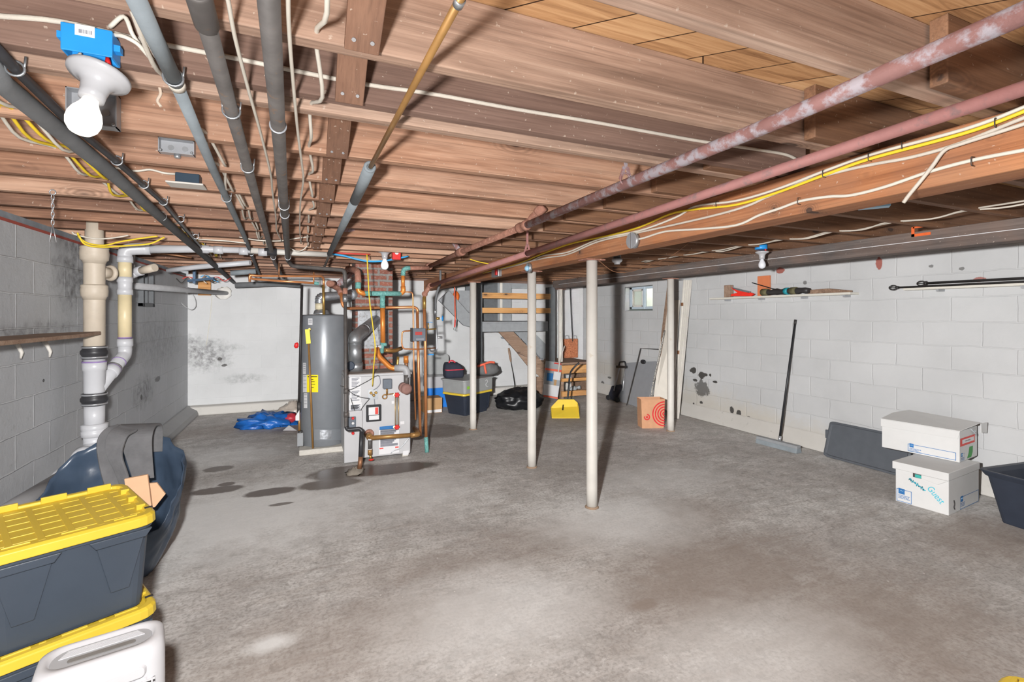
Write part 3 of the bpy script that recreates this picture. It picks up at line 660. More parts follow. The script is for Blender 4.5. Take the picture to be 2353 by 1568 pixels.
# rusty steam main and red return line
a, e = on(2440, -8, X=1.25), on(985, 613, X=1.30)
t = thing('steam_pipe', 'big rusty steam pipe flaking to grey, running under the joists', 'pipe', tuple(a))
c1 = on(1202, 521, X=1.285); c2 = on(1058, 580, X=1.295); dr = (e-a).normalized()
b = MB(); b.tube([a, on(1750, 294, X=1.255), c1], .0225, 20); b.build('pipe_run', P['rust'], t)
b = MB(); b.tube([c1, c2, e], .0225, 20); b.build('pipe_run', P['rustfit'], t)
b = MB(); b.lathe([(.023, -.07), (.033, -.062), (.033, -.03), (.028, -.022), (.028, .022), (.033, .03), (.033, .062), (.023, .07)], c1, dr); b.build('tee_fitting', P['rustfit'], t)
b = MB(); q = on(1240, 484, X=1.36); b.tube([c1, c1+(q-c1)*.9, q], [.024, .024, .026], 14); b.lathe([(.026, -.03), (.031, -.02), (.031, .03), (.026, .04)], q, (q-c1)); b.build('branch_stub', P['rustfit'], t)
b = MB(); b.lathe([(.028, -.07), (.038, -.06), (.038, .06), (.028, .07)], c2, dr); b.build('tee_fitting', P['rustfit'], t)
q = on(1040, 552, Y=c2.y+.12); q2 = on(790, 526, Y=c2.y-.25)
b = MB(); b.tube(fillet([c2, q, q2], .05), .022, 14); b.build('branch_pipe', P['rust'], t)
b = MB(); b.ball(q, .034, 12, 8); b.build('branch_elbow', P['rustfit'], t)
b = MB(); b.lathe([(.028, -.05), (.04, -.04), (.042, .0), (.04, .04), (.026, .06)], e, dr); b.build('end_elbow', P['rustfit'], t)
q = on(1437, 408, X=1.26)
b = MB(); top = on(1438, 368, X=1.262)
for s in (-1, 1):
    b.bar(q+V((.026*s, 0, -.01)), top+V((.008*s, 0, -.03)), .004, .016, (1, 0, 0))
b.bar(top+V((0, 0, -.035)), top+V((0, 0, .02)), .016, .004, (0, 1, 0)); b.torus(q+V((0, 0, -.008)), dr, .026, .004, 18, 6); b.build('strap_hanger', P['rust'], t)
# red return line along the beam
def retp(f): return V((1.70-.50*f, .50+4.70*f, 2.075))
a = on(2440, 174, X=1.70); e = on(988, 657, Y=5.2)
t = thing('return_pipe', 'red primed return pipe running just in front of the centre beam', 'pipe', tuple(a))
b = MB(); mm = a+(e-a)*.55; b.tube([a, mm], .02, 18); b.build('pipe_run', P['redpipe'], t)
b = MB(); b.tube([mm, e], .02, 18); b.build('pipe_run', P['redpipe'], t)
dr = (e-a).normalized()
b = MB(); b.lathe([(.022, -.04), (.03, -.03), (.03, .03), (.022, .04)], e, dr); b.ball(on(976, 676, Y=5.22), .033, 12, 8); b.tube([e, on(976, 676, Y=5.22)], .024, 12); b.build('end_elbow', P['rustfit'], t)
k = .0
for px, py in ((1214, 588),):
    q = min([a+(e-a)*(i/200) for i in range(201)], key=lambda p_: abs((p_-V((0, 0, EYE))).normalized().dot((on(px, py, t=1)-V((0, 0, EYE))).normalized())-1))
    top = V((q.x, q.y, ZJ+.01)); b = MB(); b.bar(q+V((0, 0, .06)), top, .016, .003, (0, 1, 0))
    for s in (-1, 1): b.bar(q+V((.024*s, 0, -.005)), q+V((.005*s, 0, .062)), .003, .014, (1, 0, 0))
    b.torus(q, dr, .025, .004, 16, 6); b.build('strap_hanger', P['redpipe'], t)
# cables on the centre beam
XB = BX0-.007
yel = [(2400, 232), (2353, 256), (2217, 306), (2003, 364), (1898, 401), (1782, 444), (1690, 471), (1600, 481), (1540, 492), (1470, 522), (1400, 541), (1310, 561), (1240, 586), (1190, 606), (1110, 628)]
wa = [(2400, 222), (2353, 246), (2217, 297), (2003, 355), (1898, 392), (1782, 436), (1690, 462), (1600, 474), (1552, 500), (1470, 530), (1373, 551), (1304, 580), (1248, 588), (1207, 605), (1120, 626)]
wb_ = [(2400, 258), (2353, 271), (2205, 330), (2096, 361), (2010, 377), (1936, 393), (1856, 415), (1798, 439), (1760, 454), (1718, 473), (1650, 493), (1552, 516), (1470, 534), (1373, 556), (1304, 585), (1248, 594), (1170, 612)]
wc = [(2400, 335), (2353, 345), (2240, 367), (2138, 394), (2032, 430), (1955, 449), (1904, 452), (1840, 462), (1792, 479), (1744, 495), (1690, 518), (1600, 527), (1530, 532), (1483, 546), (1462, 551)]
wd = [(2380, 276), (2300, 302), (2205, 332), (2170, 346), (2144, 380), (2118, 413), (2090, 447), (2076, 466)]
for pts, m, lab, dx in ((wa, 'wirewhite', 'white cable topmost on the centre beam, running above the yellow one', 0), (yel, 'wireyellow', 'yellow cable running along the face of the centre beam', -.006),
                        (wb_, 'wireold', 'off-white cable on the centre beam, just below the yellow one', 0), (wc, 'wirewhite', 'lowest white cable on the centre beam, ending at a round box', 0), (wd, 'wireold', 'short pale cable crossing diagonally down the centre beam face', -.012)):
    cable('beam_cable', L(pts, X=XB+dx), .0062, m, lab, group='cables on the centre beam')
st = thing('cable_staples', 'row of small steel staples holding cables to the centre beam', 'staples', tuple(on(2003, 364, X=BX0)))
for x, y in ((2294, 284), (2080, 335), (2003, 362), (1898, 400), (1652, 470), (2240, 372), (1840, 463)):
    q = on(x, y, X=BX0-.001); b = MB(); b.tube(fillet([q+V((0, 0, .014)), q+V((-.022, 0, .014)), q+V((-.022, 0, -.014)), q+V((0, 0, -.014))], .006, 3), .0015, 6); b.build('staple', P['darksteel'], st)
# cables along joists and through the bays
cable('joist_cable', L([(-60, 30), (0, 37), (140, 50), (340, 95), (520, 130), (680, 163), (790, 185), (880, 200), (1000, 217), (1180, 250), (1350, 278), (1500, 305), (1600, 323), (1700, 338), (1790, 352), (1822, 362), (1840, 376)], Y=1.446), .0065, 'wireold', 'pale cable stapled along the face of the dark joist')
def through(X, y0, y1, m, lab, z=2.125, dip=.05, dx=0, ph=0, name='joist_cable', r=.0055, group=None):
    pts = []; y = y0
    ys = [q for q in JY if y0 <= q <= y1]
    for q in ys:
        pts += [V((X+dx+random.uniform(-.01, .01), q-.02, z+.012)), V((X+dx+random.uniform(-.025, .025), q+.18+random.uniform(-.04, .04), z-dip+random.uniform(-.012, .012)))]
    cable(name, pts, r, m, lab, group=group, n=4)
for j, (m, dx) in enumerate((('wireyellow', .0), ('wireyellow', .022), ('wirewhite', .05), ('wirewhite', -.03))):
    through(-.85, 1.6, 5.6, m, ['yellow cable dipping between joists beside the thick grey foam pipe', 'second yellow cable dipping between joists, just right of the first', 'white cable dipping between joists, right of the yellow pair', 'white cable dipping between joists, left of the yellow pair'][j], dx=dx, dip=.026, group='bundled cables through the joists')
for j, dx in enumerate((0, .018)):
    through(-.335, 1.2, 5.2, 'wireold', ['grey cable looping through joists behind the slim insulated pipe', 'second grey cable looping through joists behind the slim insulated pipe'][j], dx=dx, dip=.03, group='looped grey cables')
through(.02, .8, 4.8, 'wirewhite', 'white cable dipping in and out of drilled joist holes left of the struts', dip=.02)
for j, dx in enumerate((0, .03)):
    through(3.64, 1.2, 4.6, 'wireold', ['white cable drooping between joists in the dark right-hand bay', 'second white cable drooping between joists in the dark right-hand bay'][j], dx=dx, dip=.0, z=2.118, group='cables in the right bay')
cable('hanging_cable', L([(516, -30), (525, 5), (541, 90), (572, 210), (600, 310), (622, 400), (626, 440), (634, 500), (636, 530), (648, 556)], Z=2.098), .0045, 'wirewhite', 'thin white cord tied under the joists, left of the thick iron pipe')
cable('hanging_cable', L([(662, -30), (664, 60), (672, 170), (684, 300), (694, 380), (697, 415), (690, 470), (689, 530), (692, 560)], Z=2.098), .0045, 'wirewhite', 'thin white cord tied under the joists, right of the thick iron pipe')
cable('joist_cable', L([(550, 545), (590, 552), (640, 554), (680, 548), (712, 544)], Y=4.33), .005, 'wirewhite', 'white cable sagging across behind the three pipes')
cable('joist_cable', L([(660, 566), (680, 577), (695, 575), (708, 564)], Y=4.7), .005, 'wirewhite', 'short white cable loop hanging right of the thick iron pipe')
cable('joist_cable', L([(455, 550), (520, 554), (565, 559)], Y=4.3), .005, 'wirewhite', 'white cable running between the foam pipes and the slim insulated pipe')
cable('hanging_cable', L([(1372, 596), (1410, 624), (1450, 624), (1490, 610), (1540, 590), (1585, 556)], Y=3.17), .003, 'copper_old', 'thin brown wire sagging between the centre and right beams', cat='wire')
cable('joist_cable', L([(1080, 596), (1100, 602), (1125, 607)], Y=4.4), .005, 'wireyellow', 'short yellow cable between the steam pipe and the red return pipe')
# yellow and white cables over the soil stack
cable('loose_cable', L([(178, 535), (184, 548), (205, 560), (240, 564), (275, 556), (330, 547), (362, 543)], Y=4.25), .006, 'wireyellow', 'yellow cable looping over the top of the cream soil stack')
cable('loose_cable', L([(180, 540), (196, 562), (235, 568), (290, 565), (345, 560), (378, 545)], Y=4.22), .006, 'wireyellow', 'lower yellow cable looping in front of the cream soil stack')
cable('loose_cable', L([(165, 533), (175, 540), (220, 549), (260, 547), (295, 541)], Y=4.3), .005, 'wirewhite', 'thin white cable above the cream soil stack')
# chain on the left
t = thing('hanging_chain', 'thin metal chain hanging from a joist by the left wall', 'chain', tuple(on(121, 449, Y=2.8)))
top = V((*on(121, 449, Y=3.14)[:2], ZJ+.02)); b = MB(); b.torus(top+V((0, 0, -.015)), (0, 1, 0), .012, .003); b.build('hook', P['silver'], t)
z = top.z-.03; k = 0
while k < 7:
    c = V((top.x, top.y, z-.011)); ax = (1, 0, 0) if k % 2 else (0, 1, 0)
    b = MB(); pts = [c+(V((0, .006, 0)) if k % 2 else V((.006, 0, 0)))*math.cos(q*math.pi/5)+V((0, 0, .015))*math.sin(q*math.pi/5) for q in range(10)]
    b.tube(pts, .002, 6, closed=True); b.build('chain_link', P['silver'], t); z -= .021; k += 1
b = MB(); b.tube([V((top.x, top.y, z)), V((top.x-.012, top.y, z-.09)), V((top.x+.014, top.y, z-.09)), V((top.x, top.y, z))], .0022, 6); b.build('wire_loop', P['silver'], t)

# light fittings
def bulb_fitting(name, label, disc_c, tilt, s, bulb_m, lit):
    t = thing(name, label, 'light', tuple(disc_c)); R = tilt; ax = R @ V((0, 0, -1))
    def pt(h): return disc_c+ax*h
    b = MB(); b.lathe([(.012*s, -.006*s), (.05*s, -.004*s), (.0575*s, .0), (.056*s, .008*s), (.043*s, .014*s), (.032*s, .02*s), (.026*s, .032*s), (.0235*s, .05*s), (.0225*s, .066*s), (.016*s, .067*s)], disc_c, ax, 32); b.build('lampholder', P['porcelain'], t)
    b = MB(); b.lathe([(.0135*s, .066*s), (.0155*s, .075*s), (.019*s, .084*s), (.0265*s, .098*s), (.0305*s, .112*s), (.031*s, .124*s), (.028*s, .137*s), (.02*s, .148*s), (.009*s, .1535*s), (.001, .1545*s)], disc_c, ax, 28); b.build('bulb', P[bulb_m], t)
    return t
def jbox(name, label, c, size, m, parts, cat='junction box', rz=0):
    t = thing(name, label, cat, tuple(c)); return t
# near fitting: blue box, dangling lampholder
fy = 1.451
A, B_ = on(138, 40, Y=fy-.055), on(258, 60, Y=fy-.055); C_ = on(140, 112, Y=fy-.055)
bx0, bx1, bz1, bz0 = A.x, B_.x, A.z-.008, C_.z
t = thing('junction_box', 'open blue plastic junction box on the dark joist above the dangling bulb', 'junction box', (bx0, fy, bz0))
b = MB(); y0 = fy-.055; th = .004
b.bb(bx0, bx1, y0, y0+th, bz0, bz1); b.bb(bx0, bx1, y0, fy, bz1-th, bz1); b.bb(bx0, bx0+th, y0, fy, bz0, bz1); b.bb(bx1-th, bx1, y0, fy, bz0, bz1); b.bb(bx0, bx1, fy-th, fy, bz0, bz1)
b.build('box_shell', P['blue'], t, bevel=.002)
for args in ((bx1, bx1+.012, y0+.01, y0+.03, bz0+.02, bz0+.035), (bx0-.01, bx0, y0+.01, y0+.03, bz0+.03, bz0+.045)):
    b = MB(); b.bb(*args); b.build('nail_lug', P['blue'], t)
q0, q1 = on(172, 54, Y=y0), on(218, 88, Y=y0)
b = MB(); b.bb(q0.x, q1.x, y0-.0008, y0, q1.z, q0.z); s1 = b.build('sticker', P['paper'], t)
b = MB()
for k in range(9):
    xx = q0.x+(q1.x-q0.x)*(.2+.6*k/8); b.bb(xx, xx+random.choice((.0012, .002, .0008)), y0-.0014, y0-.0008, q1.z+.006, q0.z-.011)
b.build('barcode', P['ink'], s1)
b = MB(); c = V(((bx0+bx1)/2, y0+.028, bz0))
b.tube(smooth_path([c+V((-.02, 0, .01)), c+V((-.025, -.01, -.01)), c+V((0, -.012, -.006)), c+V((.02, -.01, -.012)), c+V((.004, 0, -.02)), c+V((0, .005, -.03))]), .003, 7); b.build('loose_wire', P['wirewhite'], t)
b = MB(); b.tube([c+V((.03, 0, .012)), c+V((.032, -.004, -.012))], [.004, .007], 8); b.build('wire_nut', P['red'], t)
tl = Matrix.Rotation(math.radians(9), 3, 'Y') @ Matrix.Rotation(math.radians(-14), 3, 'X')
DC = on(229, 172, Y=1.425)
bulb_fitting('lampholder_fitting', 'white lampholder with a glowing bulb dangling below the blue box at near left', DC, tl, 1.06, 'bulbon', True)
b = MB(); b.tube([DC+V((-.012, 0, .004)), c+V((0, .005, -.028))], .0025, 6); b.build('lamp_wire', P['wirewhite'], label='thin white wire from the blue box to the dangling lampholder', cat='wire')
cable('box_cable', [on(252, 62, Y=1.42), on(285, 38, Y=1.40), on(305, 80, Y=1.41), on(330, 115, Y=1.43), on(352, 138, Y=1.452)], .005, 'wirewhite', 'white cable leaving the near blue box in a sharp peak')
cable('box_cable', [on(262, 80, Y=1.415), on(285, 84, Y=1.405), on(315, 100, Y=1.41), on(335, 122, Y=1.43), on(348, 137, Y=1.452)], .005, 'wirewhite', 'lower white cable curving out of the near blue box')
# steel boxes on joists
def steel_box(label, x0, y0, x1, y1, fY, depth=.04, open_=True, knock=2, m='steelbox'):
    a, c = on(x0, y0, Y=fY-depth), on(x1, y1, Y=fY-depth)
    t = thing('outlet_box', label, 'outlet box', (a.x, fY, c.z)); b = MB(); th = .003; xa, xb, za, zb = a.x, c.x, c.z, a.z
    b.bb(xa, xb, fY-.004, fY-.001, za, zb)
    for (p, q, r_, s_) in ((xa, xa+th, za, zb), (xb-th, xb, za, zb), (xa, xb, za, za+th), (xa, xb, zb-th, zb)): b.bb(p, q, fY-depth, fY-.004, r_, s_)
    b.build('box_shell', P[m], t)
    for k in range(knock):
        n = MB(); cx = xa+(xb-xa)*(k+.75)/(knock+.5); n.lathe([(.011, 0), (.011, .002)], (cx, fY-.006, (za+zb)/2), (0, 1, 0), 16); n.build('knockout', P['steel'], t)
    for sx in (xa+.008, xb-.008):
        n = MB(); n.lathe([(.005, 0), (.005, .003), (.003, .005)], (sx, fY-depth-.0005, za+.008), (0, -1, 0), 10); n.build('screw', P['steel'], t)
    return t, xa, xb, za, zb
steel_box('open grey steel box on a joist directly behind the dangling bulb', 150, 198, 268, 294, 1.957)
t, xa, xb, za, zb = steel_box('small open grey steel box on a joist, right of the near bulb', 363, 314, 446, 357, 2.357, .035)
n = MB(); n.lathe([(.012, 0), (.012, .012), (.008, .016)], ((xa+xb)/2, 2.34, za), (0, 0, -1), 14); n.build('cable_clamp', P['steel'], t)
a, c = on(402, 395, Y=2.69), on(458, 429, Y=2.69)
t = thing('outlet_box', 'dark blue box with a white cover plate, mounted on a joist', 'outlet box', (a.x, 2.757, c.z))
b = MB(); b.bb(a.x, c.x, 2.69, 2.757, c.z, a.z); b.build('box_shell', M('dark_teal_plastic', (36, 56, 72), .45), t, bevel=.003)
b = MB(); b.box(((a.x+c.x)/2, 2.68, c.z-.002), (c.x-a.x+.05, .1, .008)); b.build('cover_plate', P['whitepaint'], t, bevel=.002)
cable('box_cable', [on(215, 383, Y=2.70), on(260, 385, Y=2.70), on(310, 393, Y=2.70), on(345, 390, Y=2.70), on(378, 398, Y=2.70), on(404, 400, Y=2.72)], .005, 'wirewhite', 'white cable running to the dark blue box on the joist')
# middle fitting near the boiler
a, c = on(871, 554, Y=4.9), on(898, 575, Y=4.9)
t = thing('junction_box', 'small blue junction box on a joist above the boiler', 'junction box', (a.x, 4.957, c.z))
b = MB(); b.bb(a.x, c.x, 4.9, 4.957, c.z, a.z); b.build('box_shell', P['blue'], t, bevel=.004)
b = MB(); q0, q1 = on(880, 557, Y=4.899), on(889, 564, Y=4.899); b.bb(q0.x, q1.x, 4.898, 4.9, q1.z, q0.z); b.build('sticker', P['paper'], t)
DC2 = on(884, 577, Y=4.88)
bulb_fitting('lampholder_fitting', 'white lampholder with a bulb hanging in front of the brick chimney', DC2, Matrix.Identity(3), 1.2, 'bulbdim', True)
a, c = on(902, 574, Y=4.88), on(921, 597, Y=4.88)
t = thing('emergency_switch', 'red emergency switch box beside the bulb above the boiler', 'switch', (a.x, 4.94, c.z))
b = MB(); b.bb(a.x, c.x, 4.88, 4.94, c.z, a.z); b.build('switch_plate', P['red'], t, bevel=.003)
b = MB(); b.lathe([(.018, 0), (.018, .003)], ((a.x+c.x)/2, 4.879, a.z-.03), (0, -1, 0)); b.build('round_sticker', P['paper'], t)
b = MB(); b.bb((a.x+c.x)/2-.004, (a.x+c.x)/2+.004, 4.868, 4.88, c.z+.02, c.z+.042); b.build('toggle', P['redsaw'], t)
# right bay fitting
DC3 = on(1751, 579, Y=3.12)
t = thing('junction_box', 'blue round ceiling box with a red wire nut, in the right bay', 'junction box', tuple(DC3+V((0, 0, .02))))
b = MB(); b.lathe([(.05, 0), (.052, .01), (.052, .045)], DC3+V((0, .01, .022)), (0, 0, 1)); b.build('box_shell', P['blue'], t)
b = MB(); b.tube([DC3+V((0, -.03, .03)), DC3+V((.005, -.035, .008))], [.004, .007], 8); b.build('wire_nut', P['red'], t)
bulb_fitting('lampholder_fitting', 'white lampholder with an unlit bulb in the right bay near the dark beam', DC3, Matrix.Identity(3), 1.0, 'bulboff', False)
DC4 = on(1418, 602, Y=4.15)
t = thing('lampholder_fitting', 'empty white lampholder on a dark box in the right bay, behind the near post', 'light', tuple(DC4))
b = MB(); b.lathe([(.055, .03), (.055, .012), (.048, 0), (.03, -.012), (.03, -.026), (.022, -.026)], DC4, (0, 0, 1)); b.build('lampholder', P['porcelain'], t)
b = MB(); b.lathe([(.04, .03), (.04, ZD+.003-DC4.z)], DC4, (0, 0, 1)); b.build('mount_box', P['darksteel'], t)
# boxes on the beam
q = on(1454, 553, X=BX0-.02)
t = thing('junction_box', 'round steel cover plate on the centre beam face', 'junction box', (BX0, q.y, q.z))
b = MB(); b.lathe([(.05, 0), (.05, .03)], (BX0, q.y, q.z), (-1, 0, 0)); b.build('round_box', P['steel'], t)
b = MB(); b.lathe([(.052, .03), (.052, .033), (.05, .034)], (BX0, q.y, q.z), (-1, 0, 0)); b.build('cover_plate', P['steelbox'], t)
b = MB(); b.bb(BX0-.036, BX0-.033, q.y-.004, q.y+.004, q.z-.05, q.z+.05); b.build('cover_rib', P['steel'], t)
q = on(1214, 616, X=BX0-.02)
t = thing('junction_box', 'round box with pale blue wire caps on the far part of the centre beam', 'junction box', (BX0, q.y, q.z))
b = MB(); b.lathe([(.045, 0), (.045, .03), (.04, .03), (.038, .012)], (BX0, q.y, q.z), (-1, 0, 0)); b.build('round_box', P['steel'], t)
b = MB(); b.ball((BX0-.035, q.y-.005, q.z-.005), .026, 10, 8); b.build('wire_cap', P['lightblue'], t)
q = on(1142, 627, X=BX0-.02)
t = thing('junction_box', 'small steel box with a red cap at the far end of the centre beam', 'junction box', (BX0, q.y, q.z-.03))
b = MB(); b.bb(BX0-.04, BX0, q.y-.09, q.y+.12, q.z-.045, q.z+.035); b.build('box_shell', P['steel'], t, bevel=.003)
b = MB(); b.bb(BX0-.05, BX0-.04, q.y-.06, q.y-.01, q.z-.03, q.z+.03); b.build('red_cap', P['red'], t, bevel=.003)
a = on(1978, 480, Z=2.106); c = on(2040, 472, Z=2.106)
b = MB(); b.bar(V((a.x-.02, a.y, 2.2)), V((c.x+.02, c.y, 2.2)), .06, .2); b.build('ceiling_box', P['lightblue'], label='pale blue plastic box fixed between right-bay joists beyond the beam', cat='box', bevel=.003)
q = on(366, 215, Y=1.57); b = MB(); b.tube(smooth_path([q+V((0, 0, .02)), q+V((.003, 0, 0)), q+V((-.004, 0, -.02)), q+V((.004, 0, -.035))]), [.003]*10+[.006]*6 if False else .004, 6); b.build('lint_tuft', P['web'], label='small tuft of pale lint hanging from a joist near the blue box', cat='lint')
# ------------------------------------------------------------------ soil stack and waste pipes by the left wall
sp_ = on(217, 800, X=-1.41); SX, SYY = sp_.x, sp_.y; ST = (sp_-V((0, 0, EYE))); 
def sz(py): return EYE+(HZ-py)/FPX*((SX*SY+SYY*CY))
t = thing('soil_stack', 'thick cream and white soil stack standing against the grey left wall', 'pipe', (SX, SYY, sz(990)))
R_ = .062
b = MB(); b.lathe([(R_-.004, sz(796)), (R_, sz(795)), (R_, sz(680)), (R_, sz(595)), (R_-.008, sz(560)), (R_-.008, ZD-.01)], (SX, SYY, 0)); b.build('cast_pipe', P['stack'], t)
for y0, y1, rr in ((568, 598, .085), (656, 681, .08)):
    b = MB(); b.lathe([(R_, sz(y1+9)), (R_+.008, sz(y1+2)), (rr-.004, sz(y1)), (rr, sz((y0+y1)/2)), (rr-.004, sz(y0+5)), (rr, sz(y0+3)), (rr-.004, sz(y0)), (R_, sz(y0-2))], (SX, SYY, 0)); b.build('hub', P['stack'], t)
def coupling(y0, y1):
    b = MB(); b.lathe([(R_+.002, sz(y1)), (R_+.01, sz(y1-1)), (R_+.008, sz(y1-7)), (R_+.018, sz((y0+y1)/2+3)), (R_+.018, sz((y0+y1)/2-3)), (R_+.008, sz(y0+7)), (R_+.01, sz(y0+1)), (R_+.002, sz(y0))], (SX, SYY, 0)); c = b.build('rubber_coupling', P['rubber'], t)
    for y in (y0+3, y1-4):
        b = MB(); b.lathe([(R_+.011, sz(y+2)), (R_+.0125, sz(y+2)), (R_+.0125, sz(y-2)), (R_+.011, sz(y-2))], (SX, SYY, 0)); b.build('hose_clamp', P['silver'], c)
coupling(795, 825); coupling(903, 932)
b = MB(); b.lathe([(R_-.003, sz(904)), (R_, sz(900)), (R_+.002, sz(852)), (R_+.008, sz(850)), (R_+.008, sz(832)), (R_, sz(831)), (R_-.002, sz(824))], (SX, SYY, 0)); b.build('wye_fitting', P['pvc'], t)
b = MB(); b.lathe([(R_+.0005, sz(833)), (R_+.0095, sz(833)), (R_+.0095, sz(830)), (R_, sz(830))], (SX, SYY, 0)); b.build('primer_ring', P['purple'], t)
b = MB(); b.lathe([(R_-.002, sz(985)), (R_-.002, sz(930))], (SX, SYY, 0)); b.build('plastic_pipe', P['pvc'], t)
b = MB(); b.lathe([(R_+.002, sz(1003)), (R_+.016, sz(1001)), (R_+.016, sz(990)), (R_+.01, sz(988)), (R_+.016, sz(985)), (R_+.016, sz(975)), (R_, sz(973))], (SX, SYY, 0)); b.build('hub', P['pvc'], t)
e0 = V((SX, SYY, sz(1000))); e1 = V((SX, SYY, sz(1022))); e2 = on(176, 1080, X=SX-.02); e3 = on(150, 1100, X=SX-.03); e4 = on(20, 1182, X=SX-.06)
b = MB(); b.tube(fillet([e0, e1-V((0, 0, .02)), e2, e3], .12), R_+.002, 18); b.build('bend', P['pvc'], t)
d = (e3-e2).normalized(); b = MB(); q = on(196, 1050, X=SX-.01); b.lathe([(R_+.002, -.03), (R_+.013, -.025), (R_+.013, .025), (R_+.002, .03)], q, (e2-e1)); b.build('hub', P['pvc'], t)
b = MB(); b.lathe([(R_, -.04), (R_+.014, -.035), (R_+.014, .02), (R_+.004, .035)], e3, (e4-e3)); b.build('hub', P['stackgrey'], t)
b = MB(); b.tube([e3, e4, e4+(e4-e3)*.6], R_, 18); b.build('iron_drain', P['stackgrey'], t)
# side branch of the stack
b = MB(); q = V((SX, SYY, sz(625))); b.tube([q, on(252, 628, Y=SYY+.1)], .042, 14); q2 = on(254, 628, Y=SYY+.1); b.torus(q2, (q2-q), .045, .016, 20, 8); b.build('side_branch', P['stack'], t)
# white waste pipe with yellowed lengths
WXX = -1.33; wq = on(287, 700, X=WXX); WY = wq.y
def wz(py): return EYE+(HZ-py)/FPX*(WXX*SY+WY*CY)
t = thing('waste_pipe', 'white and yellowed waste pipe dropping beside the soil stack and joining it', 'pipe', (WXX, WY, wz(900)))
r = .0445
b = MB(); b.lathe([(r, wz(640)), (r, wz(600))], (WXX, WY, 0)); b.lathe([(r, wz(778)), (r, wz(674))], (WXX, WY, 0)); b.build('yellowed_pipe', P['pvc_old'], t)
b = MB(); b.lathe([(r, wz(678)), (r+.008, wz(678)), (r+.008, wz(667)), (r+.003, wz(665)), (r+.003, wz(650)), (r+.008, wz(648)), (r+.008, wz(637)), (r, wz(637))], (WXX, WY, 0)); b.build('coupling', P['pvc'], t)
top = V((WXX, WY, wz(603))); hz_ = wz(575)
b = MB(); b.lathe([(r, wz(604)), (r+.009, wz(604)), (r+.009, wz(590)), (r, wz(589))], (WXX, WY, 0)); q3 = V((WXX+.16, WY+.03, wz(569))); b.tube(fillet([V((WXX, WY, wz(595))), V((WXX, WY, wz(574))), V((WXX+.08, WY+.02, wz(570))), q3], .06), r+.004, 16); b.build('elbow', P['pvc'], t)
endp = on(765, 586, Y=5.0)
b = MB(); b.tube([q3, on(470, 573, Y=WY+.06), on(575, 576, Y=WY+.08)], [.036, .028, .027], 14); b.build('cross_run', P['pvc'], t)
b = MB(); b.tube([on(575, 576, Y=WY+.08), endp], .026, 14); b.build('cross_run', P['whitepaint'], t)
for px in (470, 502, 560, 604):
    q = on(px, 573+.05*(px-470), Y=WY+.07); b = MB(); b.cyl(q-V((.035, 0, 0)), q+V((.035, 0, 0)), .035); b.build('coupling', P['pvc'], t)
q = on(622, 579, Y=WY+.07); b = MB(); b.cyl(q-V((.05, 0, 0)), q+V((.05, 0, 0)), .034); b.build('clamp', P['rubber'], t)
b = MB(); b.lathe([(r, wz(779)), (r+.009, wz(779)), (r+.009, wz(796)), (r, wz(797))], (WXX, WY, 0)); b.build('hub', P['pvc'], t)
jn = V((SX+.02, SYY, sz(893))); k0 = V((WXX, WY, wz(796))); k1 = V((WXX, WY, wz(815)))
pth = fillet([k0, k1, jn], .09)
b = MB(); b.tube(pth, r+.002, 16); b.build('offset_bend', P['pvc'], t)
dd = (jn-k1).normalized()
for f, m, rr in ((.24, 'purple', .0495), (.5, 'pvc', .0525), (.46, 'purple', .0528)):
    q = k1+(jn-k1)*f; b = MB(); b.lathe([(r, -.004 if m == 'purple' else -.04), (rr, -.003 if m == 'purple' else -.038), (rr, .003 if m == 'purple' else .038), (r, .004 if m == 'purple' else .04)], q, dd); b.build('primer_ring' if m == 'purple' else 'hub', P[m], t)
b = MB(); b.lathe([(r, wz(778)), (r+.0015, wz(778)), (r+.0015, wz(775)), (r, wz(775))], (WXX, WY, 0)); b.build('primer_ring', P['purple'], t)
# trap stub to the right of it
a = on(303, 632, Y=5.2); c = on(318, 624, Y=5.2); e = on(356, 615, Y=5.1)
t = thing('drain_stub', 'short white drain stub with a dusty open end beside the white waste pipe', 'pipe', tuple(a))
b = MB(); b.tube([V((a.x-.06, 5.38, ZD+.003)), V((a.x-.06, 5.38, a.z+.05)), a, c], .036, 14); b.lathe([(.038, -.03), (.042, -.02), (.042, .03), (.038, .035)], c, e-c); b.build('fitting', P['pvc'], t)
b = MB(); b.tube([c, e], .034, 14); b.build('pipe_end', P['stack'], t)
run_pipe('long white pipe slanting under the joists above the left back corner', [on(385, 622, Y=6.2), on(460, 613, Y=6.1), on(575, 604, Y=5.9)], .028, 'pvc', name='waste_pipe')
t = run_pipe('grey horizontal conduit fixed across the left back corner', [on(303, 657, Y=5.6), on(520, 674, Y=YB-.02)], .032, 'stackgrey', name='conduit')
b = MB(); b.torus(on(430, 667, Y=7.05), (on(520, 674, Y=YB)-on(303, 657, Y=5.6)), .034, .006); b.build('pipe_clip', P['porcelain'], t)
b = MB(); b.ball(on(514, 674, Y=YB), (.1, .03, .09), 14, 8, .35, 4); b.build('mortar_patch', P['cut'], t)
cable('thin_pipe', [on(310, 569, Y=5.3), on(360, 580, Y=5.4), on(440, 592, Y=5.5)], .011, 'copper_old', 'thin copper pipe under the joists left of the grey foam pipes', cat='pipe')
cable('blue_tube', [on(362, 580, Y=5.2), on(385, 574, Y=5.15), on(430, 568, Y=5.15), on(446, 566, Y=5.2)], .011, 'bluewire', 'short blue water tube curving near the white waste pipe', cat='tube')
cable('wire_coil', [on(405, 648, Y=8.1), on(408, 680, Y=8.1), on(420, 700, Y=8.1), on(440, 712, Y=8.1), on(450, 702, Y=8.1), on(446, 682, Y=8.1), on(430, 665, Y=8.1)], .005, 'stackgrey', 'loop of grey cable hanging in the left back corner')
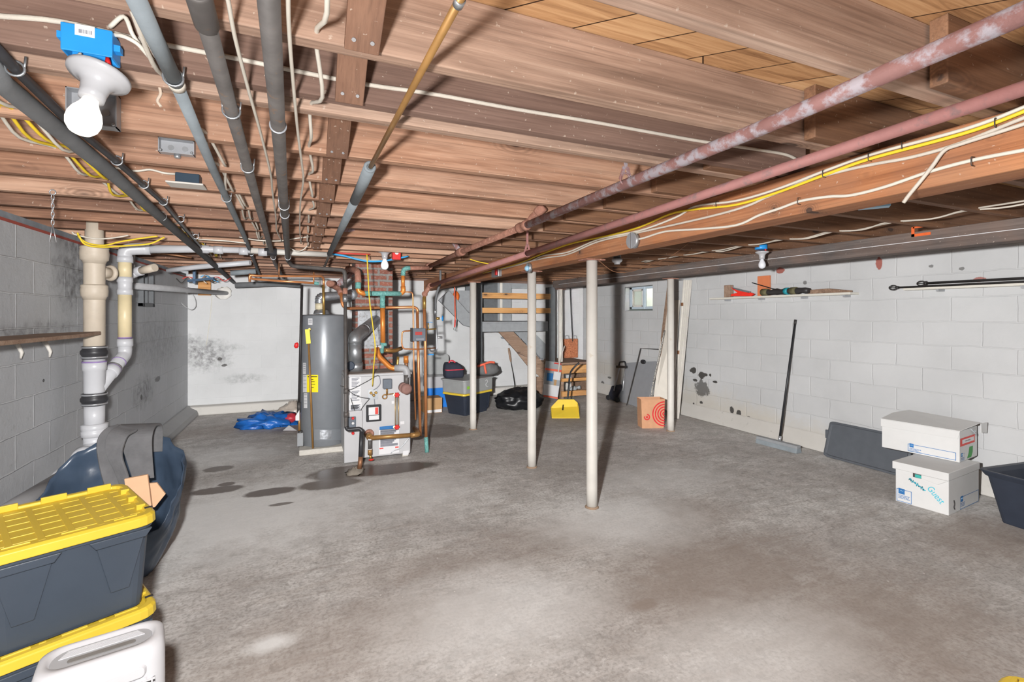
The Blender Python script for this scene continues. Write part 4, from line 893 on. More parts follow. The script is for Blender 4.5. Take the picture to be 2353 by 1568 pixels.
cable('wall_wire', [on(488, 668, Y=YB-.01), on(484, 720, Y=YB-.01), on(474, 795, Y=YB-.01)], .006, 'whiteboard', 'white wire running down the white back wall')
# clutter at the top of the left back corner
q = on(470, 665, Y=8.3); b = MB(); b.box(q+V((0, 0, .02)), (.16, .03, .22)); b.build('wood_block', P['newwood'], label='small orange wooden block at the top of the back wall corner', cat='block')
t = thing('electrical_bracket', 'dark blue electrical bracket tangled with wires over the left back corner', 'bracket', tuple(on(447, 640, Y=7.3)))
b = MB(); b.bar(on(447, 618, Y=7.3), on(447, 652, Y=7.3), .03, .06, (0, 1, 0)); b.bar(on(432, 646, Y=7.3), on(492, 640, Y=7.25), .05, .03); b.build('bracket_plate', M('dark_blue_steel', (70, 92, 116), .5, .3), t)
for k in range(7):
    a = on(405+k*14, 640+random.uniform(-4, 6), Y=7.4); b = MB(); b.tube(smooth_path([a, a+V((.06, 0, random.uniform(-.06, .03))), a+V((.13, 0, random.uniform(-.05, .05))), a+V((.2, .02, random.uniform(-.08, .02)))]), .006, 6); b.build('loose_wire', P[('wireblack', 'redwire', 'wirewhite', 'copper_old', 'bluewire', 'wireblack', 'redwire')[k]], t)
# tubing above the boiler
cable('blue_tube', [on(755, 583, Y=4.95), on(790, 588, Y=4.9), on(820, 596, Y=4.88), on(850, 601, Y=4.87), on(880, 600, Y=4.9), on(905, 596, Y=4.94), on(938, 589, Y=4.97)], .009, 'bluewire', 'blue water tube sagging in front of the brick chimney', cat='tube')
cable('blue_tube', [on(757, 581, Y=5.0), on(800, 590, Y=4.97), on(840, 598, Y=4.95), on(875, 598, Y=4.97)], .007, 'wirewhite', 'white cable lying along the blue tube by the chimney')
cable('red_tube', [on(760, 580, Y=5.05), on(800, 583, Y=5.05), on(850, 585, Y=5.05)], .008, 'redwire', 'red water tube above the blue one near the chimney', cat='tube')
cable('hanging_cable', [on(843, 585, Y=4.85), on(846, 640, Y=4.84), on(849, 690, Y=4.82), on(858, 760, Y=4.8), on(862, 800, Y=4.8), on(858, 850, Y=4.9), on(856, 888, Y=5.07)], .006, 'wireyellow', 'yellow cable hanging from the joists down to the boiler front')

# ------------------------------------------------------------------ brick chimney
CX0, CX1, CYY = .555, 1.0, 6.1
t = thing('chimney', 'red brick chimney rising behind the boiler to the joists', 'chimney', ((CX0+CX1)/2, CYY+.25, 0))
b = MB(); b.bb(CX0, CX1, CYY, CYY+.5, 0, ZD-.002); b.build('brick_stack', brick_mat(), t, bevel=.006)
pa, pc = on(822, 712, Y=CYY), on(893, 800, Y=CYY)
b = MB(); b.bb(pa.x, pc.x, CYY-.008, CYY, pc.z, pa.z); b.build('metal_flashing', P['flashing'], t)
# water heater
HX, HY, HR, HZ0, HZ1 = .195, 5.86, .25, .06, 1.5
b = MB(); b.bb(HX-.26, HX+.2, HY-.3, HY+.3, 0, HZ0); b.build('concrete_pad', P['stone'], label='low pale slab under the grey water heater', cat='slab', bevel=.01)
t = thing('water_heater', 'tall grey cylindrical water heater standing left of the boiler', 'water heater', (HX, HY, HZ0))
b = MB(); b.lathe([(HR-.01, HZ0), (HR-.004, HZ0+.005), (HR-.004, HZ0+.07), (HR, HZ0+.075), (HR, HZ1-.02), (HR-.006, HZ1-.006), (HR-.02, HZ1), (.01, HZ1+.012)], (HX, HY, 0), seg=56); b.build('tank', P['heater'], t)
def on_tank(m_, px, py):  # point on the tank wall seen at this pixel
    o = V((0, 0, EYE)); d = on(px, py, t=1)-o
    a_ = d.x**2+d.y**2; b_ = -2*(d.x*HX+d.y*HY); c_ = HX**2+HY**2-(HR+m_)**2; k = (-b_-math.sqrt(max(b_*b_-4*a_*c_, 0)))/(2*a_); return o+d*k
def tank_patch(x0, y0, x1, y1, name, m, parent, off=.001, n=6):
    b = MB(); vs = []
    for i in range(n+1):
        for y in (y0, y1): vs.append(on_tank(off, x0+(x1-x0)*i/n, y))
    b.add(vs, [(2*i, 2*i+1, 2*i+3, 2*i+2) for i in range(n)], True); return b.build(name, m, parent)
y1_ = tank_patch(705, 862, 731, 902, 'warning_label', P['yellowlabel'], t)
for k, (yy, x0, x1) in enumerate(((865, 707, 729), (872, 713, 720), (877, 713, 723), (883, 712, 724), (890, 714, 721))):
    tank_patch(x0, yy, x1, yy+(2.2 if k == 0 else 1.2), 'print_line', P['black'], y1_, .002, 3)
for x0, y0, x1, y1 in ((696, 834, 703, 860), (696, 862, 705, 902), (698, 904, 706, 938), (708, 732, 718, 747)):
    s1 = tank_patch(x0, y0, x1, y1, 'paper_label', P['paper'], t, .001, 3)
    for k in range(4): tank_patch(x0+1, y0+3+k*(y1-y0-6)/4, x1-1, y0+4+k*(y1-y0-6)/4, 'print_line', P['ink'], s1, .002, 2)
tank_patch(722, 987, 790, 1012, 'burner_door', P['heater'], t, .006, 10)
tank_patch(735, 989, 762, 1010, 'foil_tape', P['foil'], t, .009, 6)
# tag, relief pipe
q = on_tank(.02, 713, 757); top = on_tank(.05, 708, 760); bot = on_tank(.055, 719, 1031)
b = MB(); b.cyl(on_tank(-.01, 713, 757), on_tank(.05, 711, 757), .012); b.tube([on_tank(.05, 711, 757), top+V((0, 0, -.02))], .014, 10); b.build('relief_valve', P['brass'], t)
b = MB(); b.tube([top, bot], .0105, 12); b.build('relief_pipe', P['copper_tan'], t)
b = MB(); tt_ = on_tank(.075, 706, 757); bb_ = on_tank(.075, 709, 790); b.bar(tt_, bb_, .045, .004, (0, 1, 0)); b.build('yellow_tag', P['yellowlabel'], t)
# flue of the heater
fx = HX-.03; b = MB(); b.lathe([(.09, HZ1+.01), (.085, HZ1+.02), (.075, HZ1+.05), (.045, HZ1+.065), (.045, HZ1+.06)], (fx, HY, 0)); b.build('draft_hood', P['steel'], t)
b = MB(); b.cyl((fx-.02, HY, HZ1+.06), (fx-.02, HY, HZ1+.13), .048); b.build('flue_collar', M('taped_collar', (206, 196, 168), .5), t)
f0 = V((fx-.02, HY, HZ1+.13)); f1 = V((fx-.02, HY, HZ1+.2)); f2 = V((fx+.28, HY+.1, HZ1+.24)); f3 = V((CX0+.01, CYY+.12, HZ1+.25))
pts = fillet([f0, f1, f2, f3], .07, 6); n = 36; full = []
for i in range(n+1):
    k = i/n*(len(pts)-1); j = min(int(k), len(pts)-2); full.append(pts[j].lerp(pts[j+1], k-j))
b = MB(); b.tube(full, [.05+.004*math.sin(i*1.9) for i in range(n+1)], 18); b.build('flexible_flue', P['foil'], t)
b = MB(); b.cyl(f3+(f2-f3).normalized()*.2, f3, .066); b.build('flue_sleeve', P['steel'], t)
b = MB(); q = on(743, 655, Y=5.72); b.tube([q, V((q.x+.005, 5.72, HZ1+.005))], .014, 12); b.build('water_riser', P['brass'], t)

# ------------------------------------------------------------------ boiler
BY0, BY1, BXL, BXR, BT = 5.1, 5.52, on(790, 900, Y=5.1).x, on(943, 900, Y=5.1).x, .895
t = thing('boiler', 'light grey steam boiler with labels, gauges and copper pipes on its front', 'boiler', ((BXL+BXR)/2, (BY0+BY1)/2, 0))
b = MB(); b.bb(BXL+.03, BXR, BY0, BY1, .035, BT-.025); b.build('cabinet', P['boiler'], t, bevel=.008)
b = MB(); b.bb(BXL+.005, BXR+.012, BY0-.012, BY1, BT-.025, BT); b.build('top_cover', P['boiler'], t, bevel=.006)
b = MB(); b.bb(BXL+.02, BXR+.005, BY0+.02, BY1, BT, BT+.003); b.build('dust_layer', P['boilergrey'], t)
b = MB(); b.bb(BXL, BXL+.03, BY0+.01, BY1-.02, .1, BT-.03); b.build('side_panel', P['boiler'], t, bevel=.006)
q = on(802, 946, Y=BY0-.05); qa = on(833, 946, Y=BY0-.05)
b = MB(); b.bb(BXL+.0, qa.x, BY0-.05, BY0, .02, q.z-.0); b.build('lower_panel', P['boiler'], t, bevel=.006)
for x in (BXL+.06, BXR-.05):
    b = MB(); b.bb(x-.03, x+.03, BY0+.02, BY1-.02, 0, .036); b.build('foot', P['stone'], t)
def bp(px, py, off=.0): return on(px, py, Y=BY0-off)
def bpanel(x0, y0, x1, y1, name, m, off, thk=.0015, parent=t, bevel=0):
    a, c = bp(x0, y0, off), bp(x1, y1, off); b = MB(); b.bb(a.x, c.x, BY0-off-thk, BY0-off, c.z, a.z); return b.build(name, P[m], parent, bevel=bevel)
for x0, y0, x1, y1 in ((804, 865, 829, 893), (804, 895, 829, 925), (802, 927, 831, 944)):
    s1 = bpanel(x0, y0, x1, y1, 'paper_label', 'paper', .001)
    for k in range(7): bpanel(x0+4, y0+4+k*(y1-y0-6)/7, x1-3-(k % 3)*3, y0+5+k*(y1-y0-6)/7, 'print_line', 'ink', .0025, .0005, s1)
s1 = bpanel(871, 981, 917, 1040, 'instruction_sheet', 'paper', .001)
bpanel(872, 981, 912, 985, 'blue_heading', 'inkblue', .0025, .0005, s1)
for k in range(9): bpanel(874, 988+k*4.3, 914-(k % 4)*4, 989.2+k*4.3, 'print_line', 'ink', .0025, .0005, s1)
bpanel(872, 1030, 881, 1032, 'red_bar', 'inkred', .0025, .0005, s1); bpanel(908, 1027, 916, 1029, 'red_bar', 'inkred', .0025, .0005, s1)
for x0, y0, x1, y1 in ((926, 1037, 939, 1045), (900, 922, 906, 928), (920, 969, 929, 975)): bpanel(x0, y0, x1, y1, 'small_sticker', 'paper', .001)
# control with window
c1_ = bpanel(841, 931, 875, 966, 'control_box', 'black', .0, .04, t, .006)
bpanel(847, 937, 870, 953, 'window_sheet', 'paper', .041, .001, c1_); bpanel(862, 937, 869, 952, 'red_print_block', 'inkred', .0422, .0005, c1_); bpanel(848, 956, 871, 964, 'lower_sheet', 'paper', .041, .001, c1_)
bpanel(879, 871, 899, 892, 'pressure_control', 'boxgrey', .03, .05, t, .006)
b = MB(); b.tube([bp(889, 892, .055), bp(889, 908, .05)], .009, 10); b.torus(bp(884, 912, .05), (0, 1, .15), .022, .006, 22, 8); b.tube([bp(889, 907, .05), bp(904, 905, .03)], .006, 8); b.build('siphon_loop', P['copper_tan'], t)
bpanel(846, 895, 868, 918, 'open_gas_control', 'steel', .0, .012, t)
b = MB()
for x, y in ((852, 903), (858, 908), (863, 902)): b.lathe([(.014, 0), (.014, .03), (.008, .036)], bp(x, y, .01), (0, -1, 0), 12)
b.build('control_terminals', P['brass'], t)
# sight glass
for y in (908, 982):
    b = MB(); q = bp(911, y, .045); b.cyl(bp(906, y, 0), bp(906, y, .05), .012); b.build('gauge_cock', P['brass'], t)
    b = MB(); c = bp(912, y, .06)
    for k in range(6):
        a = k*math.pi/3; b.ball(c+V((math.cos(a)*.02, 0, math.sin(a)*.02)), .0095, 8, 6)
    b.cyl(c+V((0, .006, 0)), c-V((0, .008, 0)), .019); b.build('red_handwheel', P['red'], t)
b = MB(); b.cyl(bp(912, 912, .05), bp(912, 980, .05), .007); b.build('sight_glass', P['tube'], t)
for x in (908, 916):
    b = MB(); b.cyl(bp(x, 912, .052), bp(x, 980, .052), .0035, seg=8); b.build('guard_rod', P['brass'], t)
# wiring on the front
for k, (pts, m) in enumerate((([(800, 898), (815, 892), (830, 884), (845, 876), (866, 864), (872, 866)], 'wireblack'), ([(802, 899), (815, 908), (832, 914), (848, 916)], 'wireblack'), ([(850, 916), (838, 930), (828, 945), (824, 960), (818, 970)], 'wireblack'),
        ([(806, 915), (812, 935), (820, 958), (823, 985), (822, 1000)], 'wireblack'), ([(872, 866), (874, 880), (868, 890), (858, 897)], 'ink'), ([(782, 887), (792, 890), (800, 896)], 'wireblack'), ([(860, 918), (862, 935), (866, 955), (866, 965)], 'ink'), ([(804, 990), (812, 1010), (818, 1022), (823, 1030)], 'wireblack'), ([(928, 1020), (938, 1010), (942, 1005), (920, 1030), (905, 1036), (898, 1042)], 'steel'))):
    b = MB(); b.tube(smooth_path([bp(x, y, .02) for x, y in pts]), .0038, 6); b.build('control_wire', P[m], t)
q = on(808, 972, Y=BY0-.06)
b = MB(); b.bb(q.x-.035, q.x+.04, BY0-.075, BY0-.05, q.z-.06, q.z+.06); b.build('gas_valve', P['boxgrey'], t, bevel=.004)
for dz, m in ((.05, 'red'), (-.1, 'red'), (.0, 'paper')):
    b = MB(); b.lathe([(.014, 0), (.014, .02), (.01, .026)], (q.x+.01, BY0-.075, q.z+dz), (0, -1, 0), 14); b.build('valve_knob', P[m], t)
# flange, insulated elbow on the right front
fl_ = bp(933, 893, .05)
b = MB(); b.cyl(bp(927, 890, 0), bp(930, 893, .06), .055); b.lathe([(.05, 0), (.055, .01), (.055, .05), (.03, .06)], bp(931, 893, .06), (.25, -1, -.1), 20); b.build('brown_flange', M('brown_iron', (142, 108, 100), .7, bump=.3), t)
# flue pipe of the boiler
fb = on(817, 850, Y=5.4); r = .068
t2 = thing('flue_pipe', 'galvanised flue pipe elbowing from the boiler top into the chimney', 'flue', (fb.x, 5.4, BT))
k0, k1, k2 = V((fb.x, 5.4, BT+.003)), on(815, 790, Y=5.4), on(862, 738, Y=CYY)
b = MB(); b.tube([k0, k0+V((0, 0, .09))], r+.006, 22); b.build('draft_hood', P['steel'], t2)
b = MB(); b.tube([k0+V((0, 0, .08)), k1+V((0, 0, .02))], r, 22); b.build('lower_length', P['steel'], t2)
md_ = on(826, 768, Y=5.5)
b = MB(); b.tube(fillet([k1, on(816, 776, Y=5.41), md_, md_+(k2-md_)*.3], .12, 8), r+.003, 22); b.build('elbow', P['steel'], t2)
b = MB(); b.tube([md_+(k2-md_)*.12, k2+(k2-md_)*.05], r+.001, 22); b.build('upper_length', P['steel'], t2)
for q, d in ((k1, (0, 0, 1)), (md_+(k2-md_)*.25, k2-md_)):
    b = MB(); b.torus(q, d, r+.002, .004, 24, 6); b.build('seam_ring', P['steel'], t2)
b = MB(); b.lathe([(.04, 0), (.046, .02), (.04, .024)], on(806, 841, Y=5.33), (-.3, -1, .1), 18); b.build('damper_box', M('dark_blue_motor', (34, 48, 66), .4), t2)
# ------------------------------------------------------------------ pipes round the boiler
def pset(name, label, runs, cat='pipe', loc=None):
    p0 = runs[0][0][0] if loc is None else loc; t = thing(name, label, cat, tuple(p0))
    for pts, r, m, nm in runs:
        b = MB(); b.tube(fillet(pts, max(r*2.2, .03)), r, 14); b.build(nm, P[m], t)
    return t
Q = lambda x, y, Yv: on(x, y, Y=Yv)
t = pset('steam_header', 'copper steam header with green corroded tee in front of the chimney', [
    ([Q(838, 675, 5.3), Q(922, 675, 5.3)], .027, 'verdigris', 'tee_run'),
    ([Q(879, 678, 5.3), Q(879, 708, 5.3)], .028, 'verdigris', 'tee_stem'),
    ([Q(879, 704, 5.3), Q(880, 788, 5.3)], .0265, 'copper_orange', 'drop_pipe'),
    ([Q(840, 676, 5.3), Q(824, 671, 5.3), Q(823, 660, 5.3)], .027, 'copper_orange', 'left_bend'),
    ([Q(823, 664, 5.3), Q(823, 648, 5.3)], .03, 'verdigris', 'socket'),
    ([Q(823, 650, 5.3), Q(822, 622, 5.32), Q(800, 618, 5.6)], .034, 'rustfit', 'insulated_elbow'),
    ([Q(918, 676, 5.3), Q(927, 671, 5.3), Q(926, 658, 5.3)], .026, 'copper_orange', 'right_bend'),
    ([Q(926, 662, 5.3), Q(926, 630, 5.3)], .021, 'copper_orange', 'riser'),
    ([Q(926, 634, 5.3), Q(927, 618, 5.3), Q(942, 616, 5.3)], .025, 'verdigris', 'top_elbow'),
    ([Q(938, 616.5, 5.3), Q(985, 616, 5.33)], .024, 'rustfit', 'link_pipe'),
    ([Q(874, 792, 5.3), Q(888, 792, 5.3)], .02, 'verdigris', 'lower_tee'),
    ([Q(879, 786, 5.3), Q(877, 812, 5.3)], .022, 'verdigris', 'lower_socket'),
    ([Q(866, 800, 5.25), Q(869, 818, 5.22), Q(898, 846, 5.15), Q(912, 847, 5.13)], .027, 'copper_orange', 'equaliser_bend'),
    ([Q(884, 805, 5.32), Q(906, 807, 5.4), Q(922, 801, 5.5)], .022, 'copper_tan', 'return_branch'),
    ([Q(908, 846, 5.13), Q(934, 846, 5.08), Q(936, 868, 5.07)], .037, 'stackgrey', 'grey_elbow'),
    ([Q(934, 862, 5.06), Q(934, 884, 5.06)], .028, 'blackpipe', 'boiler_nipple')])
b = MB(); b.tube([Q(860, 799, 5.27), Q(876, 797, 5.27)], .02, 12); b.build('white_tape', P['paper'], t)
t = pset('boiler_return', 'orange copper pipe running low across the boiler front with a drain', [
    ([Q(846, 1000, 5.1), Q(849, 1004, 4.98), Q(850, 1007, 4.97)], .034, 'copper_tan', 'elbow'),
    ([Q(848, 1007, 4.97), Q(950, 1000, 4.97)], .022, 'copper_tan', 'cross_pipe'),
    ([Q(944, 1001, 4.97), Q(962, 999, 4.97), Q(953, 985, 5.3)], .026, 'copper_tan', 'side_elbow'),
    ([Q(850, 1010, 4.97), Q(850, 1032, 4.97)], .019, 'blackpipe', 'drain_nipple'),
    ([Q(850, 1033, 4.97), Q(850, 1045, 4.97)], .022, 'copper_tan', 'drain_socket'),
    ([Q(851, 1045, 4.97), Q(852, 1057, 4.965)], .011, 'brass', 'drain_cock')])
b = MB(); b.lathe([(.045, 0), (.048, .006), (.048, .02), (.036, .03)], Q(848, 997, 5.1), (0, -1, 0), 22); b.build('flange', P['rustfit'], t)
b = MB(); c = Q(853, 1057, 4.94)
b.torus(c, (0, .5, 1), .022, .006, 16, 6); b.bar(c-V((.02, 0, 0)), c+V((.02, 0, 0)), .008, .006); b.build('red_handle', P['redsaw'], t)
for y in (1010, 1033):
    b = MB(); b.cyl(Q(850, y-1.3, 4.97), Q(850, y+1.3, 4.97), .0205); b.build('white_tape', P['paper'], t)
t = pset('gas_pipe', 'dark iron gas pipe crossing above the boiler and dropping down its front', [
    ([GASEND-V((0, .03, -.005)), Q(671, 612, 5.05), Q(792, 621, 4.85), Q(793, 650, 4.82)], .019, 'blackpipe', 'cross_run'),
    ([Q(793, 645, 4.82), Q(795, 985, 4.8), Q(802, 988, 4.8)], .0155, 'blackpipe', 'drop_pipe'),
    ([Q(795, 980, 4.8), Q(798, 988, 4.8), Q(826, 985, 4.78), Q(832, 990, 4.77), Q(832, 1000, 4.77)], .0185, 'rubber', 'offset_piece'),
    ([Q(831, 992, 4.77), Q(828, 1058, 4.74)], .02, 'rubber', 'lower_drop'),
    ([Q(829, 1050, 4.74), Q(826, 1078, 4.72)], .021, 'copper_old', 'floor_stub')])
for y in (662, 680): 
    b = MB(); b.cyl(Q(793, y, 4.82), Q(793, y+14, 4.82), .023); b.build('coupling', P['rustfit' if y < 670 else 'steel'], t)
for y in (898, 952):
    b = MB(); b.cyl(Q(795, y-5, 4.8), Q(795, y+7, 4.8), .02); b.build('coupling', P['blackpipe'], t)
b = MB(); b.ball(V((Q(824, 1080, 4.72).x-.03, 4.76, .0)), (.075, .07, .05), 20, 12, .5, 4, flat=0); b.build('mortar_mound', M('old_mortar', (128, 120, 110), .9, var=.2, bump=.6, bs=40), t)
t = pset('gas_pipe', 'tall thin black gas pipe standing left of the water heater', [
    ([Q(694, 655, 5.7), Q(687, 935, 5.66)], .014, 'wireblack', 'pipe_run'), ([Q(687, 925, 5.66), Q(687, 948, 5.66)], .02, 'darksteel', 'union'), ([Q(687, 948, 5.66), Q(688, 990, 5.62)], .012, 'copper_tan', 'valve_stem')])
b = MB(); b.ball(Q(681, 794, 5.66)+V((0, 0, 0)), (.022, .012, .03), 10, 8, .3, 4); b.build('red_handle', P['red'], t)
b = MB(); b.prism([Q(679, 957, 5.58), Q(688, 943, 5.58), Q(688, 967, 5.58), Q(679, 967, 5.58)], (0, .04, 0)); b.build('white_bag', P['paper'], t)
b = MB(); q = Q(690, 1003, 5.62); b.box(q+V((0, 0, -.03)), (.06, .06, .14)); b.build('grey_duct_end', P['greypaint'], t, bevel=.004); 
b = MB(); b.tube([Q(690, 990, 5.62), Q(690, 1000, 5.62)], .022, 10); b.build('gas_control', P['darksteel'], t)
# thinner copper lines
pset('copper_pipe', 'copper pipe crossing behind the header from rusty elbow to the right risers', [
    ([Q(758, 655, 5.7), Q(779, 664, 5.5), Q(783, 676, 5.45)], .028, 'rustfit', 'rusty_elbow'),
    ([Q(783, 672, 5.45), Q(787, 702, 5.43), Q(795, 709, 5.42), Q(808, 709, 5.42)], .0165, 'copper', 'bend'),
    ([Q(806, 709, 5.42), Q(952, 706, 5.36), Q(959, 710, 5.36), Q(960, 722, 5.36)], .0155, 'copper', 'cross_run'),
    ([Q(959, 718, 5.36), Q(962, 860, 5.34), Q(966, 1002, 5.32)], .016, 'copper', 'drop_pipe')])
pset('copper_pipe', 'long copper riser right of the boiler, green and corroded at the floor', [
    ([Q(975, 682, 5.22), Q(975, 710, 5.21)], .02, 'brass', 'top_union'),
    ([Q(975, 705, 5.21), Q(977, 780, 5.2), Q(979, 1020, 5.17)], .0165, 'copper', 'riser'),
    ([Q(979, 1005, 5.17), Q(981, 1040, 5.14)], .022, 'verdigris', 'corroded_foot')])
pset('copper_pipe', 'thin copper tube from the header looping beside the digital control', [
    ([Q(928, 671, 5.32), Q(948, 672, 5.34), Q(949, 690, 5.34), Q(951, 850, 5.34), Q(955, 965, 5.33)], .0085, 'copper', 'tube_run')])
pset('copper_pipe', 'small square loop of copper tube left of the digital control', [
    ([Q(948, 760, 5.25), Q(924, 762, 5.25), Q(923, 790, 5.25), Q(926, 802, 5.25), Q(960, 803, 5.25), Q(1000, 800, 5.4)], .008, 'copper', 'tube_run')])
pset('copper_pipe', 'pair of thin copper tubes over the water heater, upper one', [
    ([Q(574, 648, 5.9), Q(573, 632, 5.9), Q(590, 634, 5.9), Q(660, 635, 5.85), Q(740, 635, 5.75), Q(744, 642, 5.72), Q(744, 660, 5.72)], .0125, 'copper', 'tube_run'), ([Q(641, 605, 5.86), Q(641, 636, 5.86)], .011, 'copper_old', 'riser')])
pset('copper_pipe', 'pair of thin copper tubes over the water heater, lower one', [
    ([Q(574, 630, 5.92), Q(576, 641, 5.9), Q(640, 646, 5.85), Q(724, 651, 5.8)], .0125, 'copper', 'tube_run'), ([Q(722, 651, 5.8), Q(733, 652, 5.8)], .02, 'verdigris', 'valve_body'), ([Q(721, 626, 5.82), Q(721, 650, 5.8)], .008, 'copper', 'riser')])
pset('rusty_pipe', 'rusty brown pipe end poking out above the water heater', [
    ([Q(810, 625, 6.0), Q(775, 655, 5.6)], .03, 'rust', 'pipe_run'), ([Q(768, 652, 5.6), Q(756, 652, 5.5)], .034, 'rustfit', 'cap')])
pset('safety_valve', 'orange relief valve and brass nipple behind the boiler top right', [
    ([Q(934, 845, 5.35), Q(933, 832, 5.35)], .02, 'copper_old', 'nipple'), ([Q(933, 834, 5.35), Q(933, 818, 5.35)], .027, 'copper_orange', 'valve_body'), ([Q(912, 848, 5.3), Q(913, 836, 5.3), Q(915, 820, 5.3)], .014, 'brass', 'pressure_nipple')], cat='valve')
# digital water feeder control
a, c = on(946, 755, Y=5.12), on(978, 784, Y=5.12)
t = thing('digital_control', 'dark grey control box with red display strapped to the copper risers', 'control box', (a.x, 5.15, c.z))
b = MB(); b.bb(a.x, c.x, 5.115, 5.17, c.z, a.z); b.build('case', P['boxgrey'], t, bevel=.006)
b = MB(); b.bb(a.x-.006, a.x+.012, 5.108, 5.172, c.z-.006, a.z+.004); b.build('end_cap', P['black'], t, bevel=.003)
q0, q1 = on(954, 763, Y=5.114), on(970, 770, Y=5.114)
b = MB(); b.bb(q0.x, q1.x, 5.111, 5.116, q1.z, q0.z); b.build('display', P['screen'], t)
b = MB(); b.bb((a.x+c.x)/2-.03, c.x-.02, 5.112, 5.116, c.z+.012, c.z+.03); b.build('label_strip', P['ink'], t)
# water feed group at right
t = pset('feed_pipe', 'thin grey feed pipe with blue-handled valves right of the copper risers', [
    ([Q(1012, 622, 5.6), Q(1012, 652, 5.6), Q(1004, 672, 5.58), Q(1001, 690, 5.57), Q(1001, 712, 5.57)], .013, 'insul_dark', 'hose'),
    ([Q(1000, 712, 5.57), Q(1000, 722, 5.57)], .017, 'steel', 'hose_end'),
    ([Q(1001, 720, 5.57), Q(1004, 790, 5.55), Q(1004, 806, 5.55), Q(990, 808, 5.5), Q(986, 800, 5.46)], .009, 'steel', 'feed_line'),
    ([Q(1002, 732, 5.56), Q(1010, 732, 5.56)], .015, 'brass', 'valve_body'),
    ([Q(1002, 756, 5.56), Q(978, 758, 5.5)], .009, 'brass', 'cross_tube'),
    ([Q(1003, 775, 5.56), Q(1016, 776, 5.56)], .014, 'silver', 'hose_bib'),
    ([Q(984, 742, 5.5), Q(984, 757, 5.5)], .007, 'brass', 'bleed_stem')])
b = MB(); b.torus(Q(1017, 732, 5.55), (1, -.4, 0), .026, .008, 16, 6); b.bar(Q(1010, 732, 5.56), Q(1018, 732, 5.55), .01, .01); b.build('blue_handwheel', P['blue'], t)
b = MB(); b.bar(Q(975, 741, 5.5), Q(994, 741, 5.5), .02, .006); b.build('blue_lever', P['blue'], t)
b = MB(); b.bar(Q(984, 815, 5.5), Q(996, 815, 5.5), .03, .014); b.build('blue_lever', P['blue'], t)
# ------------------------------------------------------------------ stack of yellow-lidded totes, bottom left
def rot_mtx(o, ax):  # local x along ax (horizontal), z up
    x = V((ax[0], ax[1], 0)).normalized(); y = V((-x.y, x.x, 0)); m = Matrix((x, y, V((0, 0, 1)))).transposed().to_4x4(); m.translation = V(o); return m
def tote(label, mtx, lx, ly, h, name='storage_tote', lid='yellow', body='tote', group=None, ribs=True, lidz=True):
    t = thing(name, label, 'storage tote', tuple(mtx.translation), group)
    hx, hy = lx/2, ly/2
    def ring(kx, ky, z, r): return [(x, y, z) for x, y in rrect(hx*kx, hy*ky, r, 4)]
    b = MB(mtx); b.loft([ring(.86, .86, 0, .035), ring(.87, .87, .01, .04), ring(.95, .95, h-.05, .045), ring(.99, .99, h-.045, .045), ring(.99, .99, h-.012, .045)], False); b.build('tub', P[body], t)
    if ribs:
        for sy in (-1, 1):
            for cx in (-.55, .55):
                r = MB(mtx); zt, zb = h-.06, .09
                def yy(z): return sy*(hy*(.87+.08*z/(h-.05))+.001)
                pts = [(cx*hx-.075, yy(zt), zt), (cx*hx+.075, yy(zt), zt), (cx*hx+.028, yy(zb), zb), (cx*hx-.028, yy(zb), zb)]
                if sy < 0: pts = pts[::-1]
                r.prism(pts, (0, sy*.006, 0)); r.build('rib_panel', P[body], t, bevel=.003)
                r = MB(mtx); r.prism([(cx*hx-.095, sy*(hy*.955), h-.045), (cx*hx+.095, sy*hy*.955, h-.045), (cx*hx+.075, sy*hy*.95, h-.075), (cx*hx-.075, sy*hy*.95, h-.075)], (0, sy*.018, 0)); r.build('rib_cap', P[body], t, bevel=.003)
    if lid:
        b = MB(mtx); z = h-.015
        b.loft([ring(1.02, 1.02, z-.018, .06), ring(1.045, 1.05, z-.016, .065), ring(1.035, 1.04, z+.016, .06), ring(1.0, 1.0, z+.024, .055), ring(.93, .92, z+.024, .05), ring(.915, .9, z+.012, .045)], False); lo = b.build('lid', P[lid], t, bevel=.003)
        for sy in (-1, 1):   # castle blocks round the rim that locate the tote above
            for k in range(3):
                r = MB(mtx); cx = (-.62+.62*k)*hx
                if sy > 0: r.box((cx, sy*hy*.905, z+.026), (lx*.17, .012, .026))
                else: r.box((cx, sy*hy*.905, z+.021), (lx*.15, .012, .014))
                r.build('rim_block', P[lid], lo, bevel=.002)
        for sx in (-1, 1):
            for k in (-.5, 0, .5):
                r = MB(mtx); r.box((sx*hx*.905, k*hy, z+.02), (.03, .035, .024)); r.build('rim_block', P[lid], lo, bevel=.002)
            r = MB(mtx); r.box((sx*hx*.975, .35*hy*0-.7*hy, z+.0245), (.026, .014, .003)); r.build('latch_slot', P['darksteel'], lo)
        r = MB(mtx)
        for k in range(6): r.box((0, (-.7+.28*k)*hy, z+.012), (lx*.86, .006, .0045))
        for k in range(5): r.box(((-.68+.34*k)*hx, 0, z+.0125), (.02, ly*.82, .005))
        r.build('lid_grid', P[lid], lo, bevel=.0015)
    for sx in (-1, 1):
        r = MB(mtx); r.box((sx*hx*1.0, 0, h-.05), (.02, ly*.3, .03)); r.build('end_handle', P[body], t, bevel=.006)
    return t
ax = (.395, .2)
LZ = .705
cA = on(358, 1185, Z=LZ); axv = V((.395, .2, 0)).normalized(); ayv = V((-axv.y, axv.x, 0))
LX, LY, TH = .475, .52, .36
ctr = cA-axv*(LX*.5*1.0)+ayv*(LY*.5*1.0); ctr.z = 0
TH = .352
